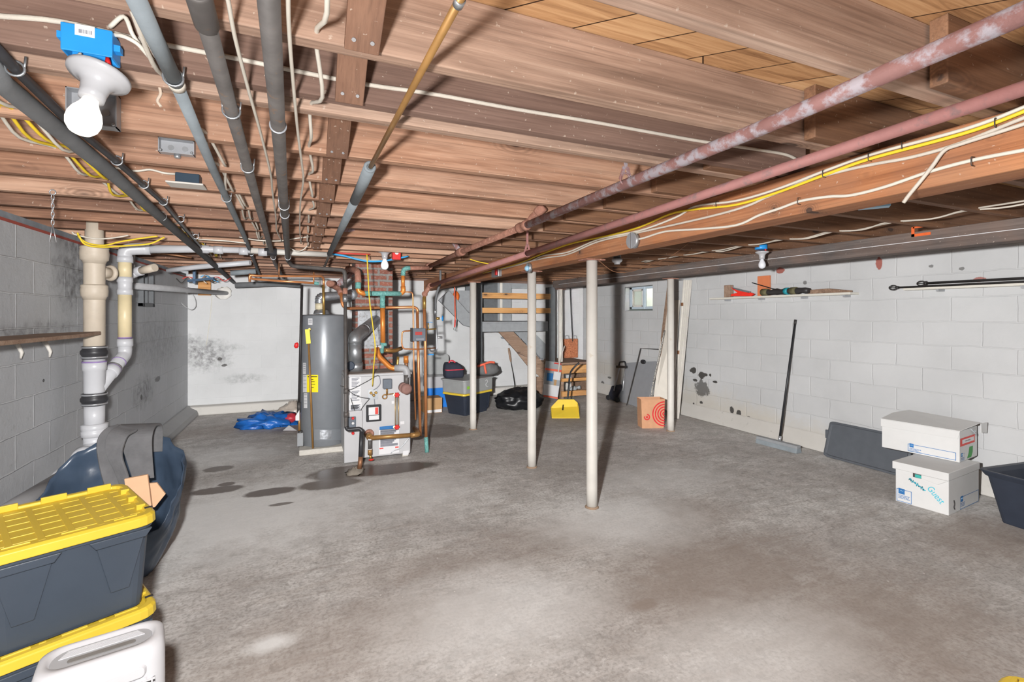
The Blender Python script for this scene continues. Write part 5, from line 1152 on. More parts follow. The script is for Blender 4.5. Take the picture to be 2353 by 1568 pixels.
tote('yellow-lidded slate tote sitting on top of the pair in the near left corner', rot_mtx((ctr.x, ctr.y, TH+.006), ax), LX, LY, TH, group='stacked yellow-lidded totes')
tote('yellow-lidded slate tote underneath its twin, partly hidden by the white dehumidifier', rot_mtx((ctr.x+.004, ctr.y-.008, 0), ax), LX, LY, TH, group='stacked yellow-lidded totes')
q = on(2200, 1600, Z=.37)
tote('yellow-lidded tote whose lid edge just enters the bottom right of the view', rot_mtx((q.x+.06, q.y-.27, 0), (1, .12)), .5, .46, .36)
# pale tray edge left of the upper tote
# dehumidifier
c0 = V((-.575, 1.86, 0)); DM = rot_mtx(tuple(c0), (.97, .22))
t = thing('dehumidifier', 'white dehumidifier with a brick-pattern grille in front of the yellow-lidded totes', 'dehumidifier', tuple(c0))
DW, DD, DH = .31, .18, .478
def dring(kx, ky, z, r): return [(x, y, z) for x, y in rrect(DW/2*kx, DD/2*ky, r, 6)]
b = MB(DM); b.loft([dring(.97, .97, .015, .04), dring(1, 1, .03, .045), dring(1, 1, DH-.045, .045), dring(.98, .95, DH-.018, .045), dring(.95, .86, DH-.004, .05), dring(.9, .78, DH, .05), dring(.82, .62, DH, .05), dring(.78, .56, DH-.012, .045)], True); b.build('case', P['dehum'], t)
b = MB(DM); b.loft([dring(.79, .57, DH-.013, .045), dring(.77, .55, DH-.008, .045)], False); tp = b.build('top_vent', P['dehumgrey'], t)
b = MB(DM)
for k in range(7): b.box((0, .008+.005*k, DH-.007), (DW*.66-.006*k, .0022, .003))
b.build('vent_slats', P['dehum'], tp)
b = MB(DM); b.loft([[(x, y-.018, DH-.0075) for x, y in rrect(.08, .01, .0095, 5)], [(x, y-.018, DH-.005) for x, y in rrect(.08, .01, .0095, 5)]]); b.build('control_strip', P['dehumdark'], tp)
yf = -DD/2
b = MB(DM); b.loft([[(x+.01, yf*.985-.006*0, z+DH-.066) for x, z in rrect(.1, .02, .015, 4)], [(x+.01, yf*.985-.012, z+DH-.066) for x, z in rrect(.094, .015, .012, 4)]]); b.build('handle_grip', P['dehum'], t, bevel=.002)
b = MB(DM); b.bb(-.115, .13, yf-.0005, yf+.004, .022, DH-.098); b.build('grille_backing', P['grille_dark'], t)
b = MB(DM)
for r_ in range(27):
    z = .022+r_*.0136
    b.bb(-.115, .13, yf-.0045, yf+.001, z, z+.0045)
    for k in range(10):
        x = -.115+.0275*k+(.015 if r_ % 2 else 0); 
        if x < .125: b.bb(x, x+.004, yf-.0042, yf+.001, z+.002, z+.0136)
b.build('grille', P['dehum'], t)
b = MB(DM); b.bb(-DW*.45, DW*.45, -DD*.4, DD*.4, 0, .018); b.build('base', P['dehumgrey'], t)
# big navy plastic sheet bag holding underlay strips
g0 = on(280, 1250, Z=0); GX, GY = -1.0, 3.42
t = thing('plastic_bag', 'big open navy plastic bag stuffed with grey underlay behind the totes', 'bag', (GX, GY, 0))
b = MB(); vs = []; fs = []; n = 64; m_ = 20
RIM = [(0, .53), (40, .7), (80, .76), (120, .74), (150, .64), (180, .5), (215, .4), (245, .26), (285, .2), (320, .3), (345, .46), (360, .53)]
def rimz(a):
    a = math.degrees(a) % 360
    for (a0, z0), (a1, z1) in zip(RIM, RIM[1:]):
        if a <= a1: return z0+(z1-z0)*(a-a0)/(a1-a0)
for j in range(m_+1):
    k = j/m_
    for i in range(n):
        a = 2*math.pi*i/n; ca, sa = math.cos(a), math.sin(a); z = k*rimz(a)
        h = min(1, z/.5); rx = .17+.13*math.sin(math.pi*.5*min(1, .1+h)); ry = .17+.1*math.sin(math.pi*.5*min(1, .1+h))
        q = V((ca*1.5+3, sa*1.5, z*2.2)); fold = abs(noise.noise(q*1.5))*.34+abs(noise.noise(q*3.4+V((5, 1, 2))))*.16
        w_ = .93+.42*(fold-.13)*(.3+.7*h)+.04*noise.noise(q*8)
        vs.append((GX+ca*rx*w_+.05*h*ca, GY+sa*ry*w_, max(.004, z+.03*noise.noise(V((ca*4, sa*4, 1)))*k)))
for j in range(m_):
    for i in range(n): fs.append((j*n+i, j*n+(i+1) % n, (j+1)*n+(i+1) % n, (j+1)*n+i))
fs.append([i for i in reversed(range(n))])
b.add(vs, fs, True); bag = b.build('bag_film', P['bagblue'], t, solid=.004)
def strip(name, pts, wdt, thk, m, label, cat, nrm=(0, 1, 0), g=None, wn=None):
    p = smooth_path([V(q) for q in pts], 6); rings = []
    for i, q in enumerate(p):
        ww_ = wdt if not isinstance(wdt, tuple) else wdt[0]+(wdt[1]-wdt[0])*min(1, i/(len(p)-1)*1.6)
        d = (p[min(i+1, len(p)-1)]-p[max(i-1, 0)]).normalized(); wv = V(wn).normalized() if wn else d.cross(V(nrm)).normalized(); nn = d.cross(wv).normalized()
        rings.append([q+wv*ww_/2+nn*thk/2, q-wv*ww_/2+nn*thk/2, q-wv*ww_/2-nn*thk/2, q+wv*ww_/2-nn*thk/2])
    bb_ = MB(); bb_.loft(rings, False); return bb_.build(name, P[m], label=label, cat=cat, group=g, bevel=.003)
strip('underlay_strip', [on(330, 1100, Y=3.4), on(318, 1040, Y=3.38), on(312, 1000, Y=3.4), on(318, 978, Y=3.5), on(330, 985, Y=3.58), on(330, 1040, Y=3.6)], (.1, .19), .014, 'carpet', 'broad grey underlay strip folded over the top of the navy bag', 'underlay', wn=(1, .25, -.1), g='underlay strips in the bag')
strip('underlay_strip', [on(302, 1155, Y=3.27), on(280, 1090, Y=3.27), on(262, 1040, Y=3.29), on(272, 1000, Y=3.33), on(296, 984, Y=3.4)], (.05, .1), .014, 'carpet', 'narrow grey underlay strip curling left of the broad one in the bag', 'underlay', wn=(.9, -.35, -.25), g='underlay strips in the bag')
strip('underlay_strip', [on(262, 1135, Y=3.33), on(245, 1070, Y=3.35), on(240, 1020, Y=3.38), on(256, 990, Y=3.43), on(285, 978, Y=3.5)], .07, .014, 'carpet', 'leftmost thin grey underlay strip rolled in the navy bag', 'underlay', wn=(.8, .5, -.3), g='underlay strips in the bag')
q = on(318, 1150, Y=3.24); b = MB(); b.box(on(320, 1140, Y=3.25)+V((0, 0, -.02)), (.105, .02, .26), Matrix.Rotation(-.1, 3, 'Y')); b.build('cardboard_piece', P['card'], label='upright tan cardboard piece sticking out of the navy bag', cat='cardboard', bevel=.003)
b = MB(); b.prism([on(338, 1112, Y=3.3), on(360, 1110, Y=3.31), on(380, 1136, Y=3.32), on(356, 1166, Y=3.31), on(336, 1168, Y=3.3)], (0, .012, 0)); b.build('cardboard_piece', P['card'], label='torn tan cardboard flap beside the upright piece in the navy bag', cat='cardboard')
# blue tarp bag and film by the water heater
t = thing('tarp_bag', 'crumpled blue plastic packaging lying on the floor left of the water heater', 'plastic wrap', tuple(on(620, 975, Z=0)))
c = on(622, 978, Z=0); b = MB(); b.ball(c+V((0, 0, .05)), (.33, .24, .11), 36, 18, .55, 3.2, 3, flat=-.045); b.build('blue_film', P['tarp'], t)
b = MB(); c = on(672, 965, Z=0)+V((0, .1, .1)); b.ball(c, (.17, .16, .12), 24, 14, .4, 2.5, 8, flat=-.095); b.build('clear_film', P['clearfilm'], t)
b = MB(); c = on(668, 978, Z=0)+V((0, .0, .1)); b.ball(c, (.09, .08, .06), 18, 10, .3, 4, 2); b.build('red_wrapper', M('crimson_wrapper', (178, 52, 66), .35, bump=.6, bs=30), t)
b = MB(); a = on(650, 990, Z=.012); b.prism([a, on(682, 990, Z=.012), on(664, 978, Z=.1)], (0, .02, 0)); b.build('white_flap', P['paper'], t)
# rough board shelf on the left wall
a = on(232, 768, Y=4.28)
t = thing('plank_shelf', 'rough weathered board shelf sticking out from the grey left wall', 'shelf', (-1.5, a.y-.6, a.z))
b = MB(); b.prism([(XL, 1.8, a.z-.012), (a.x, 1.8, a.z-.012), (a.x, 4.0, a.z-.012), (a.x, a.y, a.z-.004), (XL, a.y-.05, a.z-.012)], (0, 0, .024)); b.build('board', P['oldwood'], t, bevel=.004)
for px in (40, 107):
    q = on(px, 792, X=XL+.03); b = MB(); b.tube([q+V((-.03, 0, .04)), q+V((0, 0, .0)), q+V((.02, 0, -.05)), q+V((.015, 0, -.085))], [.014, .013, .01, .005], 8); b.build('support_peg', P['whitepaint'], t)
# ------------------------------------------------------------------ things by the back wall, centre
# black tote with yellow rim, grey tote on top
bp_ = on(1075, 958, Z=0); ax2 = (.62, .36)
def tub(name, label, o, ax_, lx, ly, h, body, rim, rimh=.03, group=None, k0=.78, open_=False, cat='storage tote'):
    m = rot_mtx(o, ax_); t = thing(name, label, cat, tuple(m.translation), group)
    def ring(k, z, r): return [(x, y, z) for x, y in rrect(lx/2*k, ly/2*k, r, 4)]
    b = MB(m); rs = [ring(k0, 0, .03), ring(k0+.01, .008, .035), ring(.96, h-rimh, .045)]
    if open_: rs += [ring(.99, h-rimh, .05), ring(1.04, h-.008, .055), ring(1.04, h, .055), ring(.97, h, .045), ring(.94, h-.03, .04), ring(k0-.02, .02, .03)]
    else: rs += [ring(.97, h-.002, .045)]
    b.loft(rs, False); b.build('tub', P[body], t)
    if rim:
        b = MB(m); b.loft([ring(.99, h-rimh, .05), ring(1.04, h-rimh+.004, .055), ring(1.03, h, .055), ring(.98, h+.004, .05)]); b.build('rim', P[rim], t, bevel=.003)
    return t, m
cc = bp_+V((ax2[0], ax2[1], 0)).normalized()*.27+V((-ax2[1], ax2[0], 0)).normalized()*.24; cc.z = 0
t, m = tub('storage_tote', 'black tote with a yellow rim under the clear grey bin, behind the farthest post', tuple(cc), ax2, .66, .46, .33, 'tote_black', 'yellow')
for k in (-.5, 0, .5):
    b = MB(m); b.prism([(k*.5-.02, -.215, .28), (k*.5+.02, -.215, .28), (k*.5+.014, -.19, .05), (k*.5-.014, -.19, .05)], (0, -.012, 0)); b.build('side_rib', P['tote_black'], t, bevel=.003)
t, m = tub('storage_bin', 'translucent grey storage bin stacked on the black yellow-rimmed tote', (cc.x, cc.y, .335), ax2, .7, .5, .2, 'tote_grey', 'tote_grey', .02, k0=.93)
b = MB(m); b.box((-.23, -.247, .09), (.12, .006, .04)); b.build('green_label', M('lime_label', (140, 196, 60), .5), t, bevel=.002)
b = MB(m); b.tube(smooth_path([(.12, -.253, .15), (.155, -.253, .165), (.17, -.253, .13), (.13, -.253, .1), (.15, -.253, .06), (.19, -.253, .06)]), .004, 6); b.build('pale_scribble', P['paper'], t)
c = on(1042, 868, Y=cc.y+.05); c.z = .54
t = thing('lunch_bag', 'navy cloth lunch bag with red piping on top of the grey bin', 'bag', tuple(c))
b = MB(); b.loft([[(c.x+x*k+dx, c.y+y*k, c.z+z) for x, y in rrect(.15, .11, .06, 4)] for k, z, dx in ((.92, 0, 0), (1, .03, 0), (1.0, .12, -.005), (.85, .19, -.02), (.62, .23, -.04))], True); b.build('bag_body', P['fabricnavy'], t)
b = MB(); b.loft([[(c.x+x*k, c.y+y*k, c.z+z) for x, y in rrect(.15, .11, .06, 4)] for k, z in ((1.02, .118), (1.03, .124), (1.02, .13))], True, False, False); b.build('red_piping', P['redtrim'], t)
b = MB(); b.tube(smooth_path([(c.x-.09, c.y-.05, c.z+.21), (c.x-.07, c.y-.05, c.z+.255), (c.x-.02, c.y-.05, c.z+.255), (c.x+.02, c.y-.05, c.z+.22)]), .011, 7); b.build('carry_handle', P['redtrim'], t)
c = on(1115, 868, Y=cc.y+.15); c.z = .54
t = thing('duffel_bag', 'grey cloth bag with orange webbing lying on the grey bin', 'bag', tuple(c))
b = MB(); b.ball(c+V((.0, 0, .09)), (.23, .14, .12), 24, 14, .12, 2, 4, flat=-.085); b.build('bag_body', P['fabricgrey'], t)
b = MB(); b.tube(smooth_path([c+V((-.17, -.1, .15)), c+V((-.06, -.12, .185)), c+V((.04, -.11, .21)), c+V((.12, -.1, .2))]), .018, 8); b.tube(smooth_path([c+V((-.06, -.125, .18)), c+V((-.055, -.15, .1)), c+V((-.04, -.15, .04))]), .018, 8); b.build('orange_webbing', P['orangeweb'], t)
# cooler
c = on(1008, 945, Y=7.75); c.z = 0
t = thing('cooler', 'blue cooler with a white lid standing open behind the copper risers', 'cooler', tuple(c))
b = MB(); b.loft([[(c.x+x*k, c.y+y*k, z) for x, y in rrect(.22, .16, .04, 4)] for k, z in ((.9, 0), (.92, .01), (1, .32))]); b.build('blue_body', P['coolblue'], t)
b = MB(); b.loft([[(c.x+x*k, c.y+y*k, z) for x, y in rrect(.22, .16, .04, 4)] for k, z in ((1.02, .32), (1.04, .33), (1.04, .49), (1.0, .5))]); b.build('white_band', P['porcelain'], t)
b = MB(); b.loft([[(c.x+x, c.y+.16+d, .5+.17+z) for x, z in rrect(.22, .17, .06, 5)] for d in (0, .05)]); b.build('raised_lid', P['tote_grey'], t, bevel=.006)
b = MB(); b.bb(c.x+.04, c.x+.1, c.y-.172, c.y-.165, .38, .45); b.build('blue_badge', P['blue'], t)
c = on(1000, 953, Y=7.2); c.z = 0
t = thing('cardboard_box', 'small brown cardboard box on the floor behind the copper risers', 'box', tuple(c))
b = MB(); b.bb(c.x-.16, c.x+.11, c.y, c.y+.25, 0, .23); b.build('carton', P['cardbrown'], t, bevel=.004)
b = MB(); b.bb(c.x-.14, c.x+.1, c.y-.002, c.y, .008, .05); b.build('white_strip', P['paper'], t)
# bin bag
c = on(1200, 940, Z=0)
b = MB(); b.ball(c+V((0, .1, .13)), (.38, .28, .2), 48, 28, .2, 2.4, 5, flat=-.125); b.build('bin_bag', P['blackbag'], label='black bin bag slumped on the floor behind the middle post', cat='bag')
# poker with wooden handle, leaning on the back wall
a = on(1183, 902, Y=7.95); m1 = on(1174, 832, Y=YB-.06); e = on(1169, 800, Y=YB-.03)
t = thing('weeding_tool', 'thin steel rod tool with a wooden handle leaning on the back wall', 'tool', tuple(a))
a.z = max(a.z, .02)
b = MB(); b.tube(smooth_path([V((a.x-.05, a.y, .01)), a, on(1181, 872, Y=8.2), m1]), .008, 8); b.build('rod', P['darksteel'], t)
b = MB(); b.tube([m1, m1.lerp(e, .2), m1.lerp(e, .8), e], [.014, .022, .024, .016], 10); b.build('wooden_handle', P['oldwood'], t)
# ------------------------------------------------------------------ stair and landing
LZt = 1.36
x0 = on(1097, 740, Y=7.66).x; x1 = on(1266, 740, Y=7.66).x
t = thing('stair_landing', 'grey painted stair landing raised against the back wall', 'landing', ((x0+x1)/2, 8.0, LZt-.12))
b = MB(); b.bb(x0-.05, x1-.06, 7.66, 7.7, LZt-.15, LZt); b.build('edge_board', P['greypaint'], t, bevel=.004)
b = MB(); b.bb(x0-.05, x1-.06, 7.66, YB-.003, LZt, LZt+.025); b.build('platform', P['greypaint'], t, bevel=.004)
lp = MB(); lp.bb(x0-.06, x0+.06, 7.7, 7.8, 0, LZt-.002); lp.build('support_leg', P['greypaint_dark'], t, bevel=.004)
pl = on(1095, 800, Y=7.6)
b = MB(); b.bb(x0-.02, x0+.06, 7.58, 7.655, 0.0, 2.05); b.build('stair_post', P['greypaint_dark'], label='dark grey timber post at the left end of the stair landing, behind a white post', cat='post', bevel=.006)
for y0, y1, lab in ((674, 687, 'upper orange pine rail across the stair landing'), (708, 720, 'lower orange pine rail across the stair landing')):
    z1, z0 = on(1180, y0, Y=7.62).z, on(1180, y1, Y=7.62).z
    b = MB(); b.bb(x0+.06, x1-.04, 7.6, 7.64, z0, z1); b.build('stair_rail', P['newwood'], label=lab, cat='rail', group='rails of the stair landing', bevel=.004)
# doors/panels behind the rails
b = MB(); b.bb(x0, x0+.62, 8.3, 8.36, LZt+.027, 2.1); b.build('panel_board', P['greypaint_dark'], label='dark grey panel behind the left half of the landing rails', cat='panel', bevel=.004)
b = MB(); b.bb(x0+.62, x0+.9, 8.3, 8.38, LZt+.027, 2.1); b.build('door_casing', P['greypaint'], label='grey upright door casing behind the landing rails', cat='casing', bevel=.004)
b = MB(); b.bb(x0+.66, x0+.71, 8.285, 8.3, LZt+.03, 2.1); b.build('white_strip', P['whitepaint'], label='narrow white upright strip on the door casing behind the landing rails', cat='strip')
b = MB(); b.bb(x0+.9, x1, 8.32, 8.38, 2.0, 2.1); b.build('lintel_board', P['greypaint'], label='grey board under the joists above the landing', cat='board')
# upper flight stringer at left
t = thing('stair_flight', 'grey upper stair flight rising left from the landing', 'stairs', tuple(on(1065, 748, Y=7.9)))
b = MB(); b.prism([on(1008, 690, Y=7.9), on(1032, 668, Y=7.9), on(1098, 742, Y=7.9), on(1098, 756, Y=7.9), on(1065, 748, Y=7.9)], (0, .05, 0)); b.build('stringer', P['greypaint'], t, bevel=.004)
b = MB(); b.prism([on(1030, 668, Y=8.1), on(1100, 668, Y=8.1), on(1100, 745, Y=8.1)], (0, .05, 0)); b.build('side_panel', P['greypaint'], t)
# lower flight
t = thing('stair_flight', 'lower stair flight descending right from the landing, seen from underneath', 'stairs', tuple(on(1250, 880, Y=8.1)))
b = MB(); b.prism([on(1136, 752, Y=7.95), on(1170, 752, Y=7.95), on(1262, 848, Y=7.95), on(1262, 872, Y=7.95), on(1205, 818, Y=7.95), on(1190, 812, Y=7.95)], (0, .04, 0)); b.build('front_stringer', P['oldwood'], t, bevel=.004)
b = MB(); b.prism([on(1170, 752, Y=8.38), on(1215, 752, Y=8.38), on(1275, 812, Y=8.38), on(1275, 855, Y=8.38)], (0, .04, 0)); b.build('back_stringer', P['greypaint'], t, bevel=.004)
a0, a1 = on(1155, 755, Y=8.0), on(1262, 852, Y=8.0); n = 6
for k in range(n):
    p_ = a0.lerp(a1, (k+.5)/n); b = MB(); b.bb(p_.x-.12, p_.x+.12, 7.99, 8.38, p_.z-.0, p_.z+.03); b.build('tread', P['greypaint'], t)
b = MB(); b.prism([on(1188, 812, Y=7.94), on(1225, 828, Y=7.94), on(1262, 872, Y=7.94), on(1258, 882, Y=7.94), on(1212, 842, Y=7.94)], (0, -.02, 0)); b.build('split_board', P['oldwood'], t)
q = on(1245, 866, Y=8.05); b = MB(); b.bb(q.x-.12, q.x+.06, 8.02, 8.1, 0, q.z); b.build('foot_block', P['oldwood'], t)
# red strap hanging left of the landing
t = thing('tie_strap', 'red strap with a hook hanging from the ceiling left of the landing', 'strap', tuple(on(1044, 668, Y=7.57)))
b = MB(); tq, bq = on(1044, 655, Y=7.57), on(1046, 735, Y=7.57); b.bar(V((tq.x, 7.57, ZJ+.003)), bq, .03, .012, (1, 0, 0)); b.build('webbing', P['orangeweb'], t)
b = MB(); e = on(1045, 752, Y=7.57); b.tube([bq, e], .012, 8); b.build('cord', P['redsaw'], t)
b = MB(); b.tube([e+V((.02*math.cos(k*.5)-.0, 0, -.03+.02*math.sin(k*.5))) for k in range(-9, 4)][::-1], .004, 6); b.build('hook', P['darksteel'], t)
q = on(1068, 679, Y=7.55); b = MB(); b.ball(q+V((0, .5, 0)), (.06, .06, .09), 12, 8, .1); b.build('orange_lamp', M('orange_shade', (222, 110, 46), .5), label='orange object peeping out beside the farthest white post by the stairs', cat='ornament')
# bottom wooden step frame right of the grey post
t = thing('wooden_steps', 'low unpainted wooden step frame beside the grey stair post', 'steps', tuple(on(1320, 905, Y=7.6)))
sx0 = on(1291, 880, Y=7.45).x; sx1 = on(1350, 880, Y=7.45).x+.15
def zz(y): return on(1320, y, Y=7.45).z
b = MB(); b.bb(sx0, sx1, 7.45, 8.3, zz(840), zz(833)); b.build('top_step', P['oldwood'], t, bevel=.004)
b = MB(); b.bb(sx0, sx1, 7.45, 7.49, zz(858), zz(838)); b.build('top_riser', P['newwood'], t, bevel=.004)
b = MB(); b.bb(sx0, sx1, 7.43, 7.49, zz(876), zz(869)); b.build('middle_board', P['newwood'], t, bevel=.004)
b = MB(); b.bb(sx0, sx1, 7.43, 7.49, max(0, zz(910)), zz(898)); b.build('bottom_board', P['newwood'], t, bevel=.004)
for x in (sx0+.02, sx1-.05):
    b = MB(); b.bb(x, x+.05, 7.5, 8.2, 0, zz(841)); b.build('side_frame', P['oldwood'], t, bevel=.004)
q = on(1318, 893, Y=7.7); 
b = MB(); b.lathe([(.012, -.08), (.03, -.06), (.05, -.02), (.05, .02), (.03, .05), (.02, .08), (.035, .1), (.035, .14)], (q.x, q.y, q.z), (1, 0, .1), 16); b.build('glass_bottle', P['plasticclear'], label='clear glass bottle lying inside the wooden step frame', cat='bottle')
# printed bag on a pole
q = on(1311, 800, Y=8.3)
t = thing('paper_bag', 'brown wood-print bag with pale handles propped by the back wall', 'bag', (q.x, 8.3, zz(836)))
w_ = .16; b = MB(); b.bb(q.x-w_, q.x+w_, 8.28, 8.4, zz(836)+.02, on(1311, 779, Y=8.3).z); b.build('bag_body', P['trunk'], t, bevel=.01)
for dx in (-.08, .1):
    b = MB(); zt = on(1311, 779, Y=8.3).z; b.tube(smooth_path([(q.x+dx-.04, 8.3, zt), (q.x+dx-.03, 8.3, zt+.06), (q.x+dx+.03, 8.3, zt+.06), (q.x+dx+.04, 8.3, zt)]), .009, 7); b.build('handle', P['porcelain'], t)
cable('ceiling_rod', [on(1310, 660, Y=8.2), on(1313, 730, Y=8.22), on(1316, 785, Y=8.25)], .011, 'wireblack', 'thin black rod rising from the wood-print bag to the ceiling', cat='rod')
# clear plastic pack with orange bands
a0, a1, a2, a3 = on(1254, 830, Y=7.5), on(1292, 835, Y=7.5), on(1281, 918, Y=7.1), on(1246, 912, Y=7.1)
t = thing('plastic_package', 'clear plastic package with orange bands leaning on the grey stair post', 'package', tuple(a3))
nrm = (a1-a0).cross(a3-a0).normalized(); nrm = nrm if nrm.y < 0 else -nrm
def ppt(u, v_): return (a0.lerp(a1, u)).lerp(a3.lerp(a2, u), v_)
def pp(u0, v0, u1, v1, name, m, off, thk):
    b = MB(); b.prism([ppt(u0, v0)+nrm*off, ppt(u1, v0)+nrm*off, ppt(u1, v1)+nrm*off, ppt(u0, v1)+nrm*off], nrm*thk); return b.build(name, P[m], t)
pp(0, 0, 1, 1, 'clear_pack', 'plasticclear', -.01, .02)
pp(0, .21, 1, .27, 'orange_band', 'orangeweb', .011, .002); pp(.02, .96, 1, 1, 'orange_base', 'orangeweb', .011, .002); pp(.5, .02, .98, .06, 'red_heading', 'inkred', .011, .002)
pp(.03, .66, .97, .95, 'white_contents', 'paper', .011, .002); pp(.55, .28, .98, .5, 'white_card', 'paper', .011, .002); pp(.15, .34, .52, .56, 'blue_print_panel', 'inkblue', .011, .002); pp(.62, .5, .78, .66, 'brown_strip', 'cardbrown', .011, .002)
a = on(1286, 833, Y=7.45); e = on(1297, 795, Y=7.6); cable('leaning_stick', [on(1278, 905, Y=7.25), a, e], .012, 'whiteboard', 'white stick leaning behind the clear plastic package', cat='stick')
# lobby dustpan
c = on(1300, 960, Z=0)
t = thing('dustpan', 'yellow lobby dustpan with a bent black handle standing on the floor', 'dustpan', tuple(c))
dl, dr_, dtop = on(1268, 962, Z=0), on(1332, 962, Z=0), on(1303, 926, Y=6.3)
W = (dr_-dl).length; mtx = rot_mtx(tuple((dl+dr_)/2), (dr_-dl))
hh = .24
prof = [(.0, .01), (.05, .015), (.22, .12), (.24, hh*.8), (.18, hh)]
b = MB(mtx); b.prism([(-W/2, 0, .0), (W/2, 0, .0), (W/2, .26, .0), (-W/2, .26, .0)], (0, 0, .008))
b.prism([(-W/2, .2, .008), (W/2, .2, .008), (W/2, .2, hh*.78), (W*.36, .2, hh), (-W*.22, .2, hh), (-W/2, .2, hh*.5)], (0, .012, 0))
for s in (-1, 1): b.prism([(s*W/2, 0, 0), (s*W/2, .21, 0), (s*W/2, .21, hh*(.78 if s > 0 else .5)), (s*W/2, .12, hh*.6)], (-s*.008, 0, 0))
b.prism([(-W/2, .0, .008), (W/2, .0, .008), (W/2, .2, hh*.55), (-W/2, .2, hh*.45)], (0, .006, .006))
b.build('pan', P['yellow'], t, bevel=.004)
hb = on(1303, 930, Y=c.y+.2); b = MB(); b.tube(smooth_path([hb, on(1307, 890, Y=c.y+.2), on(1310, 860, Y=c.y+.18), on(1318, 846, Y=c.y+.14), on(1331, 834, Y=c.y+.1)], 6), .014, 10); b.build('bent_handle', P['black'], t)
b = MB(); b.bar(on(1293, 942, Y=c.y+.03), on(1295, 926, Y=c.y+.19), .02, .012); b.build('pivot_clip', P['black'], t)
# paper shopping bag
c = on(1504, 985, Z=0)+V((.02, .1, 0)); mtx = rot_mtx(tuple(c), (.9, -.32))
t = thing('shopping_bag', 'brown paper bag with red bullseye printing beside a white post', 'bag', tuple(c))
bw, bd, bh = .31, .18, .385
b = MB(mtx); rings = []
for k, z in ((.96, 0), (.98, .04), (1.0, .18), (1.03, bh-.02), (1.05, bh)):
    rings.append([(x*k+.006*noise.noise(V((x*9, y*9, z*12))), y*k+.012*noise.noise(V((x*9, y*9, z*9+3))), z) for x, y in rrect(bw/2, bd/2, .008, 2)])
b.loft(rings, False, True, False); b.build('paper_bag', P['kraft'], t, solid=.002)
pm = mtx @ Matrix.Translation((-.045, -bd/2*1.01-.004, .17)) @ Matrix.Rotation(math.pi/2, 4, 'X')
def disc(cx, cz, r0, r1, nm, arc=(0, 2*math.pi), xmax=None):
    b = MB(mtx); n = 30; vs = []
    for i in range(n+1):
        a = arc[0]+(arc[1]-arc[0])*i/n
        for r in (r0, r1):
            x = cx+r*math.cos(a); z = cz+r*math.sin(a); vs.append((max(-.15, min(.153, x)), -bd/2*(1.02)-.004, max(.02, min(bh-.02, z))))
    b.add(vs, [(2*i, 2*i+1, 2*i+3, 2*i+2) for i in range(n)]); b.build(nm, P['bullseye'], t)
disc(-.085, .15, .0, .015, 'bullseye_mark'); disc(-.085, .15, .026, .042, 'bullseye_mark')
for k in range(5): disc(.153, .19, .014+.034*k, .031+.034*k, 'bullseye_ring', (math.pi*.5, math.pi*1.5))
# boards and table against the right wall
def lean(name, label, cat, quad, thk, m, group=None):
    p = [V(q) for q in quad]; n_ = (p[1]-p[0]).cross(p[3]-p[0]).normalized(); n_ = n_ if n_.x > 0 else -n_
    b = MB(); b.prism(p, n_*thk); return b.build(name, P[m], label=label, cat=cat, group=group, bevel=.003)
# long grooved white board
g0, g1 = on(1548, 984, Z=0), on(1562, 984, Z=0)
ta, tb = on(1574, 640, X=XR-.06), on(1590, 640, X=XR-.06)
def lb(px_b, py_b, px_t, py_t, xb, xt): return on(px_b, py_b, X=xb), on(px_t, py_t, X=xt)
b0, t0 = lb(1546, 972, 1572, 644, 4.88, 5.19); b1, t1 = lb(1560, 966, 1590, 644, 4.93, 5.215)
sh = thing('metal_track', 'long white grooved metal track leaning on the wall behind a post', 'track', tuple(b0))
b0.z = max(b0.z, .004); b1.z = max(b1.z, .004)
b = MB(); b.prism([b0, b1, t1, t0], V((.012, .01, 0))); b.build('track_plate', P['whiteboard'], sh, bevel=.002)
for k in (0.02, .3, .55, .8, .98):
    b = MB(); b.bar(b0.lerp(b1, k)+V((-.006, 0, .004)), t0.lerp(t1, k)+V((-.006, 0, 0)), .012, .012, (1, 0, 0)); b.build('track_rib', P['whitepaint'], sh)
for f in (.47, .82):
    b = MB(); q = b0.lerp(t0, f); b.box(q+V((-.012, -.01, 0)), (.02, .03, .05)); b.build('hinge', P['copper_old'], sh)
# beige panel with a striped rope edge
b0, t0 = lb(1500, 926, 1530, 690, 4.72, 5.19); b1, t1 = lb(1544, 950, 1562, 690, 4.85, 5.21)
t0 = on(1529, 690, X=5.2); b0.z = max(b0.z, .0); b1.z = max(b1.z, .0)
b = MB(); b.prism([b0, b1, t1, t0], V((.02, .01, 0))); b.build('beige_panel', P['beigeboard'], label='wide beige panel leaning behind the paper bag and the post', cat='panel', bevel=.003)
a, e = on(1493, 926, X=4.58), on(1527, 760, X=5.03); a.z = max(a.z, .016)
cable('striped_rope', [a, a.lerp(e, .35)+V((-.0, .01, 0)), a.lerp(e, .7), e], .013, 'chainrope', 'black and white striped rope along the edge of the beige panel', cat='rope')
b0, t0 = lb(1514, 918, 1542, 660, 4.8, 5.22)
b = MB(); b0.z = max(b0.z, .01); b.bar(b0+V((0, .09, 0)), t0+V((0, .06, 0)), .05, .014, (1, 0, 0)); b.build('timber_batten', P['oldwood'], label='narrow wooden slat leaning behind the beige panel', cat='slat')
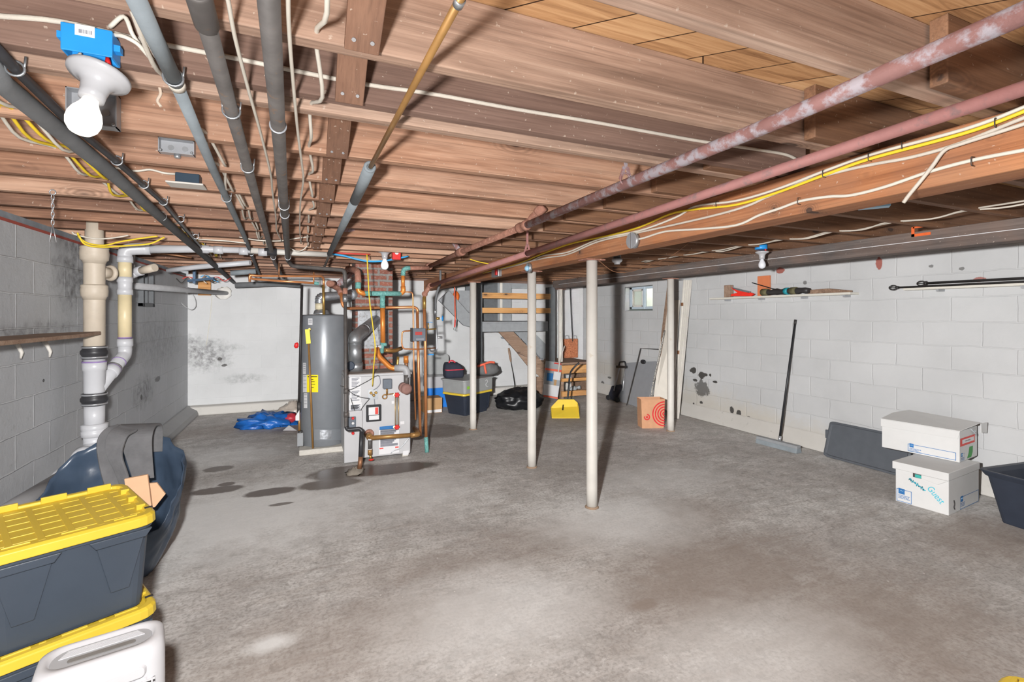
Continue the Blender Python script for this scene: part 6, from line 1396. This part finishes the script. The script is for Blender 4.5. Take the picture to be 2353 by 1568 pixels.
# folded grey table
tb0, tb1 = on(1421, 921, X=4.97), on(1484, 943, X=4.9)
tt0, tt1 = on(1438, 834, X=5.2), on(1512, 830, X=5.2)
tb0.z = max(tb0.z, .005); tb1.z = max(tb1.z, .005)
t = thing('folding_table', 'folded grey table leaning on the right wall under the window', 'table', tuple(tb0))
b = MB(); rw = []; 
for u, v_ in rrect(.5, .5, .06, 4): rw.append((tb0.lerp(tb1, u+.5)).lerp(tt0.lerp(tt1, u+.5), v_+.5))
nn = (tb1-tb0).cross(tt0-tb0).normalized(); nn = nn if nn.x > 0 else -nn
b.prism(rw, nn*.03); b.build('table_top', P['tablegrey'], t, bevel=.004)
b = MB(); q = on(1478, 832, X=5.19); b.ball(q, (.02, .07, .04), 10, 8); b.build('carry_handle', P['black'], t)
f0, f1, f2 = on(1440, 932, X=4.86), on(1472, 801, X=5.14), on(1512, 803, X=5.15); f0.z = .008
b = MB(); b.tube([f0, f1, f2], .009, 8); b.build('wire_stand', P['darksteel'], label='thin black metal frame leaning in front of the grey folded table', cat='frame')
# luggage trolley
c = on(1408, 915, X=4.98); c.z = 0
t = thing('luggage_trolley', 'folded black and silver luggage trolley left of the grey table', 'trolley', tuple(c))
def tr(px, py, X): q = on(px, py, X=X); q.z = max(q.z, .01); return q
for (x0_, x1_) in ((1411, 1424), (1431, 1437)):
    b = MB(); b.tube([tr(x0_, 898, 4.97), tr(x1_, 842, 5.12)], .012, 8); b.build('silver_rail', P['silver'], t)
b = MB(); b.tube(fillet([tr(1421, 846, 5.1), tr(1424, 832, 5.12), tr(1436, 831, 5.12), tr(1438, 845, 5.1)], .03), .013, 8); b.bar(tr(1417, 843, 5.09), tr(1440, 844, 5.09), .03, .04); b.build('black_handle', P['black'], t)
b = MB(); b.prism([tr(1395, 918, 4.95), tr(1405, 888, 5.0), tr(1426, 884, 5.05), tr(1429, 890, 5.0), tr(1414, 924, 4.9)], (.04, .03, 0)); b.build('fabric_base', P['fabricnavy'], t, bevel=.006)
for x_, y_ in ((1398, 917), (1418, 922)):
    b = MB(); q = tr(x_, y_, 4.9); q.z = .045; b.lathe([(.03, -.012), (.045, -.01), (.045, .01), (.03, .012)], q, (1, .4, 0), 16); b.build('wheel', P['black'], t)
# ------------------------------------------------------------------ right wall shelves and tools
SX0 = XR-.15
a, c = on(1630, 688, X=SX0), on(1953, 673, X=SX0); z0 = (a.z+c.z)/2
t = thing('plank_shelf', 'white board shelf holding a red saw on the right wall', 'shelf', (XR-.07, (a.y+c.y)/2, z0))
b = MB(); b.bb(SX0, XR, c.y, a.y, z0-.012, z0+.012); b.build('board', P['whiteboard'], t, bevel=.003)
for f in (.12, .4, .7, .95):
    b = MB(); y = a.y+(c.y-a.y)*f; b.bb(XR-.1, XR-.0, y-.01, y+.01, z0-.035, z0-.012); b.build('bracket', P['steelbox'], t)
zs = z0+.0125; Xi = XR-.11
def sh_(px): return on(px, 680, X=Xi).y
y = sh_(1673); b = MB(); b.bb(Xi-.02, Xi+.05, y-.04, y+.05, zs, zs+.16); b.build('wood_offcut', P['oldwood'], label='upright grey wood offcut at the left of the shelf items', cat='wood', bevel=.004)
ya, yb = sh_(1679), sh_(1732)
t = thing('saw', 'bright red saw handle lying on the shelf by the orange board', 'saw', (Xi-.03, (ya+yb)/2, zs))
def sp2(px, py): q = on(px, py, X=Xi-.03); q.z = max(q.z, zs+.001); return q
dz_ = sp2(1700, 682).z-zs
b = MB(); b.prism([sp2(1678, 681), sp2(1680, 676), sp2(1694, 673), sp2(1682, 664), sp2(1680, 660), sp2(1698, 669), sp2(1726, 673), sp2(1732, 676), sp2(1725, 681.5)], (.03, 0, 0)); b.build('red_grip', P['redsaw'], t, bevel=.003)
b = MB(); b.prism([sp2(1682, 660), sp2(1724, 670), sp2(1722, 674), sp2(1684, 664)], (.006, 0, 0)); b.build('blade', P['steel'], t)
b = MB(); y0_, y1_ = sh_(1733), sh_(1760); b.bb(XR-.055, XR-.025, y1_, y0_, zs, on(1745, 635, X=XR-.05).z); b.build('orange_board', P['orange'], label='upright orange-brown square board on the shelf', cat='board', bevel=.003)
t = thing('tool_roll', 'black and olive tool pouch with teal tape on the shelf', 'tool pouch', (Xi-.02, sh_(1800), zs))
y0_, y1_ = sh_(1752), sh_(1862)
b = MB(); n = 14; b.tube([(Xi-.02, y0_+(y1_-y0_)*k/n, zs+.04+.004*math.sin(k*1.7)) for k in range(n+1)], [.02]+[.034+.005*math.sin(k*2.1) for k in range(n-1)]+[.03], 12); b.build('pouch', P['wireblack'], t)
for f0_, f1_, m_ in ((.02, .16, 'camo'), (.52, .6, 'teal'), (.64, .76, 'camo')):
    b = MB(); b.tube([(Xi-.02, y0_+(y1_-y0_)*f0_, zs+.042), (Xi-.02, y0_+(y1_-y0_)*f1_, zs+.042)], .0415, 12); b.build('band', P[m_], t)
a_, e_ = on(1728, 650, X=Xi-.05), on(1776, 664, X=Xi-.03); b = MB(); b.tube([a_, e_, V((e_.x+.01, e_.y-.12, zs+.05))], .006, 8); b.build('thin_rod', P['black'], t)
b = MB(); y0_, y1_ = sh_(1856), sh_(1952); b.prism([(Xi, y0_, zs), (Xi, y1_, zs), (Xi, y1_, zs+.02), (Xi, (y0_+y1_)/2, zs+.05), (Xi, y0_, zs+.045)], (.05, 0, 0)); b.build('driftwood_board', P['oldwood'], label='ragged brown wood scrap at the right end of the shelf', cat='wood', bevel=.004)
a = on(2072, 665, X=SX0); z1 = a.z
t = thing('plank_shelf', 'white board shelf holding black curtain rods, right end of the wall', 'shelf', (XR-.07, 1.6, z1))
b = MB(); b.bb(SX0+.02, XR, .4, a.y, z1-.01, z1+.01); b.build('board', P['whiteboard'], t, bevel=.003)
for y in (a.y-.25, a.y-.8):
    b = MB(); b.bb(XR-.1, XR, y-.01, y+.01, z1-.03, z1-.01); b.build('bracket', P['steelbox'], t)
def rod(label, p0, p1, r):
    t = thing('curtain_rod', label, 'curtain rod', tuple(p0), 'curtain rods on the shelf'); d = (p1-p0).normalized()
    b = MB(); b.tube([p0+d*.05, p1], r, 10); b.build('rod', P['wireblack'], t)
    for k in range(4):
        b = MB(); u, w2, a2 = frame(d); n_ = u*math.cos(k*math.pi/4)+w2*math.sin(k*math.pi/4)
        b.tube([p0+d*(.03-.034*math.cos(q*math.pi/8))+n_*(.024*math.sin(q*math.pi/8)) for q in range(16)], .0028, 6, closed=True); b.build('finial_wire', P['wireblack'], t)
    b = MB(); b.lathe([(r, 0), (r*1.8, .004), (r*1.8, .012), (r, .016)], p0+d*.06, d, 12); b.build('finial_collar', P['wireblack'], t)
zr = z1+.02
rod('black curtain rod with a wire-cage finial overhanging the shelf end', V((SX0+.04, on(2044, 662, X=SX0+.04).y, zr)), V((SX0+.04, .5, zr+.004)), .0085)
rod('black curtain rod lying farther back on the shelf, shorter at its left end', V((XR-.05, on(2108, 652, X=XR-.05).y, zr+.03)), V((XR-.05, .5, zr+.03)), .0115)
# ------------------------------------------------------------------ floor by the right wall
# push broom
bh0, bh1 = on(1742, 1010, Z=.04), on(1836, 1034, Z=.04)
t = thing('push_broom', 'push broom with a long black handle leaning on the right wall', 'broom', tuple((bh0+bh1)/2))
b = MB(); b.bar(V((bh0.x, bh0.y, .065)), V((bh1.x, bh1.y, .065)), .07, .035); b.build('head_block', P['greypaint'], t, bevel=.006)
b = MB(); dv = (bh1-bh0); rings = []
for k in range(9):
    q = bh0.lerp(bh1, k/8); s_ = .045+.004*math.sin(k*3)
    rings.append([V((q.x-s_, q.y, .002)), V((q.x-.03, q.y, .05)), V((q.x+.03, q.y, .05)), V((q.x+s_, q.y, .002))])
b.loft(rings); b.build('bristles', P['insul'], t)
hb = V(((bh0.x+bh1.x)/2+.02, (bh0.y+bh1.y)/2-.0, .08)); ht = on(1828, 735, X=XR-.02); q = on(1790, 1010, X=5.0)
hb = on(1791, 1012, X=4.97); 
b = MB(); b.tube([hb, hb.lerp(ht, .985)], .0125, 12); b.build('handle', P['black'], t)
b = MB(); b.tube([hb.lerp(ht, .0)-V((0, 0, .02)), hb.lerp(ht, .035)], .017, 12); b.build('ferrule', P['silver'], t)
b = MB(); b.tube([hb.lerp(ht, .96), ht], .0145, 12); b.build('grip', P['wireblack'], t)
# charcoal tote lid leaning on the wall
l0, l1 = on(1906, 1046, Z=.0), on(2050, 1092, Z=.0); lt0 = V((XR-.075, l0.y, .36)); lt1 = V((XR-.075, l1.y, .36))
l0 = V((5.06, l0.y, .0)); l1 = V((5.06, 2.6, 0)); lt1.y = 2.6
t = thing('tote_lid', 'charcoal plastic lid leaning on the right wall behind the white boxes', 'lid', tuple(l0))
def lidpt(u, v_): return l0.lerp(l1, u+.5).lerp(lt0.lerp(lt1, u+.5), v_+.5)
nn = (l1-l0).cross(lt0-l0).normalized(); nn = nn if nn.x < 0 else -nn
b = MB(); b.loft([[lidpt(u, v_)+nn*d for u, v_ in rrect(.5*k, .5*k2, .07, 5)] for k, k2, d in ((1, 1, 0), (1, 1, .02), (.95, .9, .024), (.93, .87, .012))]); b.build('lid_panel', P['lidgrey'], t, bevel=.003)
b = MB(); b.box(lidpt(-.51, .12)+nn*.008, (.02, .03, .09)); b.build('latch_tab', P['lidgrey'], t, bevel=.004)
# two white file boxes
pfl, pfr = on(2047, 1157, Z=0), on(2180, 1186, Z=0); pr = on(2256, 1150, Z=0); pfl = pfr+V((-.1, .995, 0))*.335
fv = (pfr-pfl); fw = fv.length; fx_ = fv.normalized(); sx_ = V((-fx_.y, fx_.x, 0)); dp = .56
def fbox(name, label, o, fx, fw, dp, h, z):
    t = thing(name, label, 'file box', (o.x, o.y, z), 'white cardboard file boxes')
    m = Matrix((fx, V((-fx.y, fx.x, 0)), V((0, 0, 1)))).transposed().to_4x4(); m.translation = V((o.x, o.y, z)); return t, m
h1 = .315
t, m = fbox('file_box', 'white file box with cyan marker writing, under the other white box', pfl, fx_, fw, dp, h1, 0)
b = MB(m); b.bb(0, fw, 0, dp, 0, h1); b.build('carton', P['cardwhite'], t, bevel=.004)
b = MB(m); b.bb(-.018, fw+.004, -.012, dp+.006, h1-.075+.02, h1+.004)
b.build('lid', P['cardwhite'], t, bevel=.004)
b = MB(m); b.prism([(.1, -.013, h1-.055), (.125, -.013, h1-.075), (fw*.82, -.013, h1-.1), (fw+.0, -.013, h1-.055)], (0, .012, 0)); b.build('lid_flap', P['cardwhite'], t, bevel=.002)
b = MB(m); b.bb(fw*.36, fw*.52, -.0145, -.0125, h1-.085, h1-.055); sl = b.build('hand_slot', P['grille_dark'], t)
b = MB(m); b.bb(fw*.4, fw*.52, -.0152, -.0145, h1-.083, h1-.06); b.build('teal_folder', M('teal_folder', (60, 168, 160), .5), sl)
fm = m @ Matrix.Translation((0, -.0006, 0)) @ Matrix.Rotation(math.pi/2, 4, 'X')  # x right, y up on the front face
def fr(mm, x0, y0, x1, y1, name, mat, off=0, par=None):
    b = MB(mm); b.add([(x0, y0, off), (x1, y0, off), (x1, y1, off), (x0, y1, off)], [(0, 1, 2, 3)]); return b.build(name, P[mat] if isinstance(mat, str) else mat, par or t)
def frame_print(mm, x0, y0, x1, y1, w_, par, logo=True, lines=3):
    b = MB(mm)
    for a in ((x0, y0, x1, y0+w_), (x0, y1-w_, x1, y1), (x0, y0, x0+w_, y1), (x1-w_, y0, x1, y1)): b.add([(a[0], a[1], 0), (a[2], a[1], 0), (a[2], a[3], 0), (a[0], a[3], 0)], [(0, 1, 2, 3)])
    f = b.build('blue_frame', P['inkblue'], par); k = min(.038, (y1-y0)*.42)
    fr(mm, x0+.012, y1-k, x0+.012+k*1.1, y1+.006, 'blue_logo', 'inkblue', .0003, f)
    b = MB(mm); cx, cy = x0+.012+k*.55, y1-k*.42
    b.tube(smooth_path([(cx-k*.3, cy-.002, .0004), (cx-.002, cy+k*.2, .0004), (cx+k*.1, cy, .0004), (cx+k*.32, cy+k*.2, .0004)]), .0013, 5); b.build('logo_mark', P['lightblue'], f)
    b = MB(mm)
    for q in range(lines):
        y = y1-k-.008-q*.011
        if y < y0+.006: break
        x = x0+.012
        while x < min(x1-.012, x0+.012+.075-.01*(q % 2)):
            d = random.uniform(.004, .009); b.add([(x, y-.006, .0002), (x+d, y-.006, .0002), (x+d, y, .0002), (x, y, .0002)], [(0, 1, 2, 3)]); x += d+.003
    b.build('fine_print', P['inkblue'], f)
frame_print(fm, .008, .006, fw*.32, .105, .004, t)
# marker writing
wm_ = fm @ Matrix.Translation((0, 0, .0006))
b = MB(wm_); pts = []
for k in range(40):
    u = k/39; pts.append((fw*(.27+.3*u)+.006*math.sin(k*2.3), .205-.06*u+.014*math.sin(k*2.9), 0))
b.tube(pts, .0032, 5); b.build('cyan_scribble', P['marker'], t)
text('marker_writing', 'Guest', .066, wm_ @ Matrix.Translation((fw*.6, .165, 0)) @ Matrix.Rotation(math.radians(-48), 4, 'Z'), P['marker'], t, .8)
sm_ = m @ Matrix.Translation((fw+.0006, 0, 0)) @ Matrix((V((0, 1, 0)), V((0, 0, 1)), V((1, 0, 0)))).transposed().to_4x4()
frame_print(sm_, .2, .006, dp-.008, .1, .004, t, lines=3)
b = MB(sm_); b.tube(smooth_path([(.085, .1, 0), (.095, .07, 0), (.085, .05, 0), (.1, .03, 0)]), .005, 5); b.build('torn_spot', P['grille_dark'], t)
# upper box, turned
z2 = h1+.006; ufr = on(2205, 1064, Z=z2); ufl = ufr+V((-.12, .993, 0))*.53; uv_ = (ufr-ufl); ux_ = uv_.normalized(); uw = uv_.length
h2 = .27; ud = .37
t, m = fbox('file_box', 'white file box with a red label, lid ajar, on top of the other white box', ufl, ux_, uw, ud, h2, z2)
b = MB(m); b.bb(0, uw, 0, ud, 0, h2-.02); b.build('carton', P['cardwhite'], t, bevel=.004)
b = MB(m); zt = h2-.02
b.prism([(-.006, -.006, zt-.065), (uw-.01, -.006, zt-.065), (uw+.004, -.006, zt), (-.006, -.006, zt)], (0, .005, 0))
b.prism([(-.006, -.006, zt), (uw+.004, -.006, zt), (uw+.05, ud*.75, zt+.045), (.06, ud+.01, zt+.05), (-.006, ud*.6, zt+.03)], (0, 0, .005))
b.prism([(uw+.05, ud*.7, zt+.045), (uw+.055, ud+.02, zt+.04), (uw+.05, ud+.02, zt-.05), (uw+.05, ud*.72, zt-.03)], (.005, 0, 0))
b.build('open_lid', P['cardwhite'], t, bevel=.002)
fm = m @ Matrix.Translation((0, -.0006, 0)) @ Matrix.Rotation(math.pi/2, 4, 'X')
frame_print(fm, uw*.36, .012, uw*.96, .075, .004, t, lines=3)
sm_ = m @ Matrix.Translation((uw+.0006, 0, 0)) @ Matrix((V((0, 1, 0)), V((0, 0, 1)), V((1, 0, 0)))).transposed().to_4x4()
lr = fr(sm_, .01, .125, ud*.85, .19, 'red_label', 'inkred', .0004)
fr(sm_, .05, .142, ud*.8, .175, 'label_window', 'paper', .0007, lr)
b = MB(sm_)
for k in range(9): b.add([(.115+k*.012, .155, .001), (.123+k*.012, .155, .001), (.123+k*.012, .163, .001), (.115+k*.012, .163, .001)], [(0, 1, 2, 3)])
b.build('label_print', P['wireblack'], lr)
b = MB(sm_); b.add([(.15, .012, .0004), (.24, .012, .0004), (.27, .05, .0004), (.275, .1, .0004), (.2, .1, .0004), (.185, .055, .0004)], [(0, 1, 2, 3, 4, 5)]); b.build('green_tape', P['green'], t)
frame_print(sm_, .02, .008, .1, .065, .002, t, lines=2)
b = MB(m); b.tube(smooth_path([(uw+.003, ud*.62, h2-.03), (uw+.018, ud*.7, h2-.06), (uw+.012, ud*.8, h2-.08), (uw+.004, ud*.84, h2-.05)]), .006, 6); b.build('torn_tape', P['plasticclear'], t)
# open black tote at the right edge
c = V((4.83, 1.42, 0))
t, m = tub('storage_tote', 'open black tote with straw-coloured contents at the right edge', tuple(c), (1, -.12), .62, .86, .365, 'tote_black', None, .04, k0=.8, open_=True)
b = MB(m)
for k in range(14): b.box((-.2+.4*(k % 7)/6, -.05+.06*random.random(), .25+.012*(k//7)), (.045, .62, .012), Matrix.Rotation(random.uniform(-.08, .08), 3, 'Z'))
b.build('straw_slats', M('straw', (200, 164, 110), .8, var=.2, stretch=(8, 1, 1)), t)
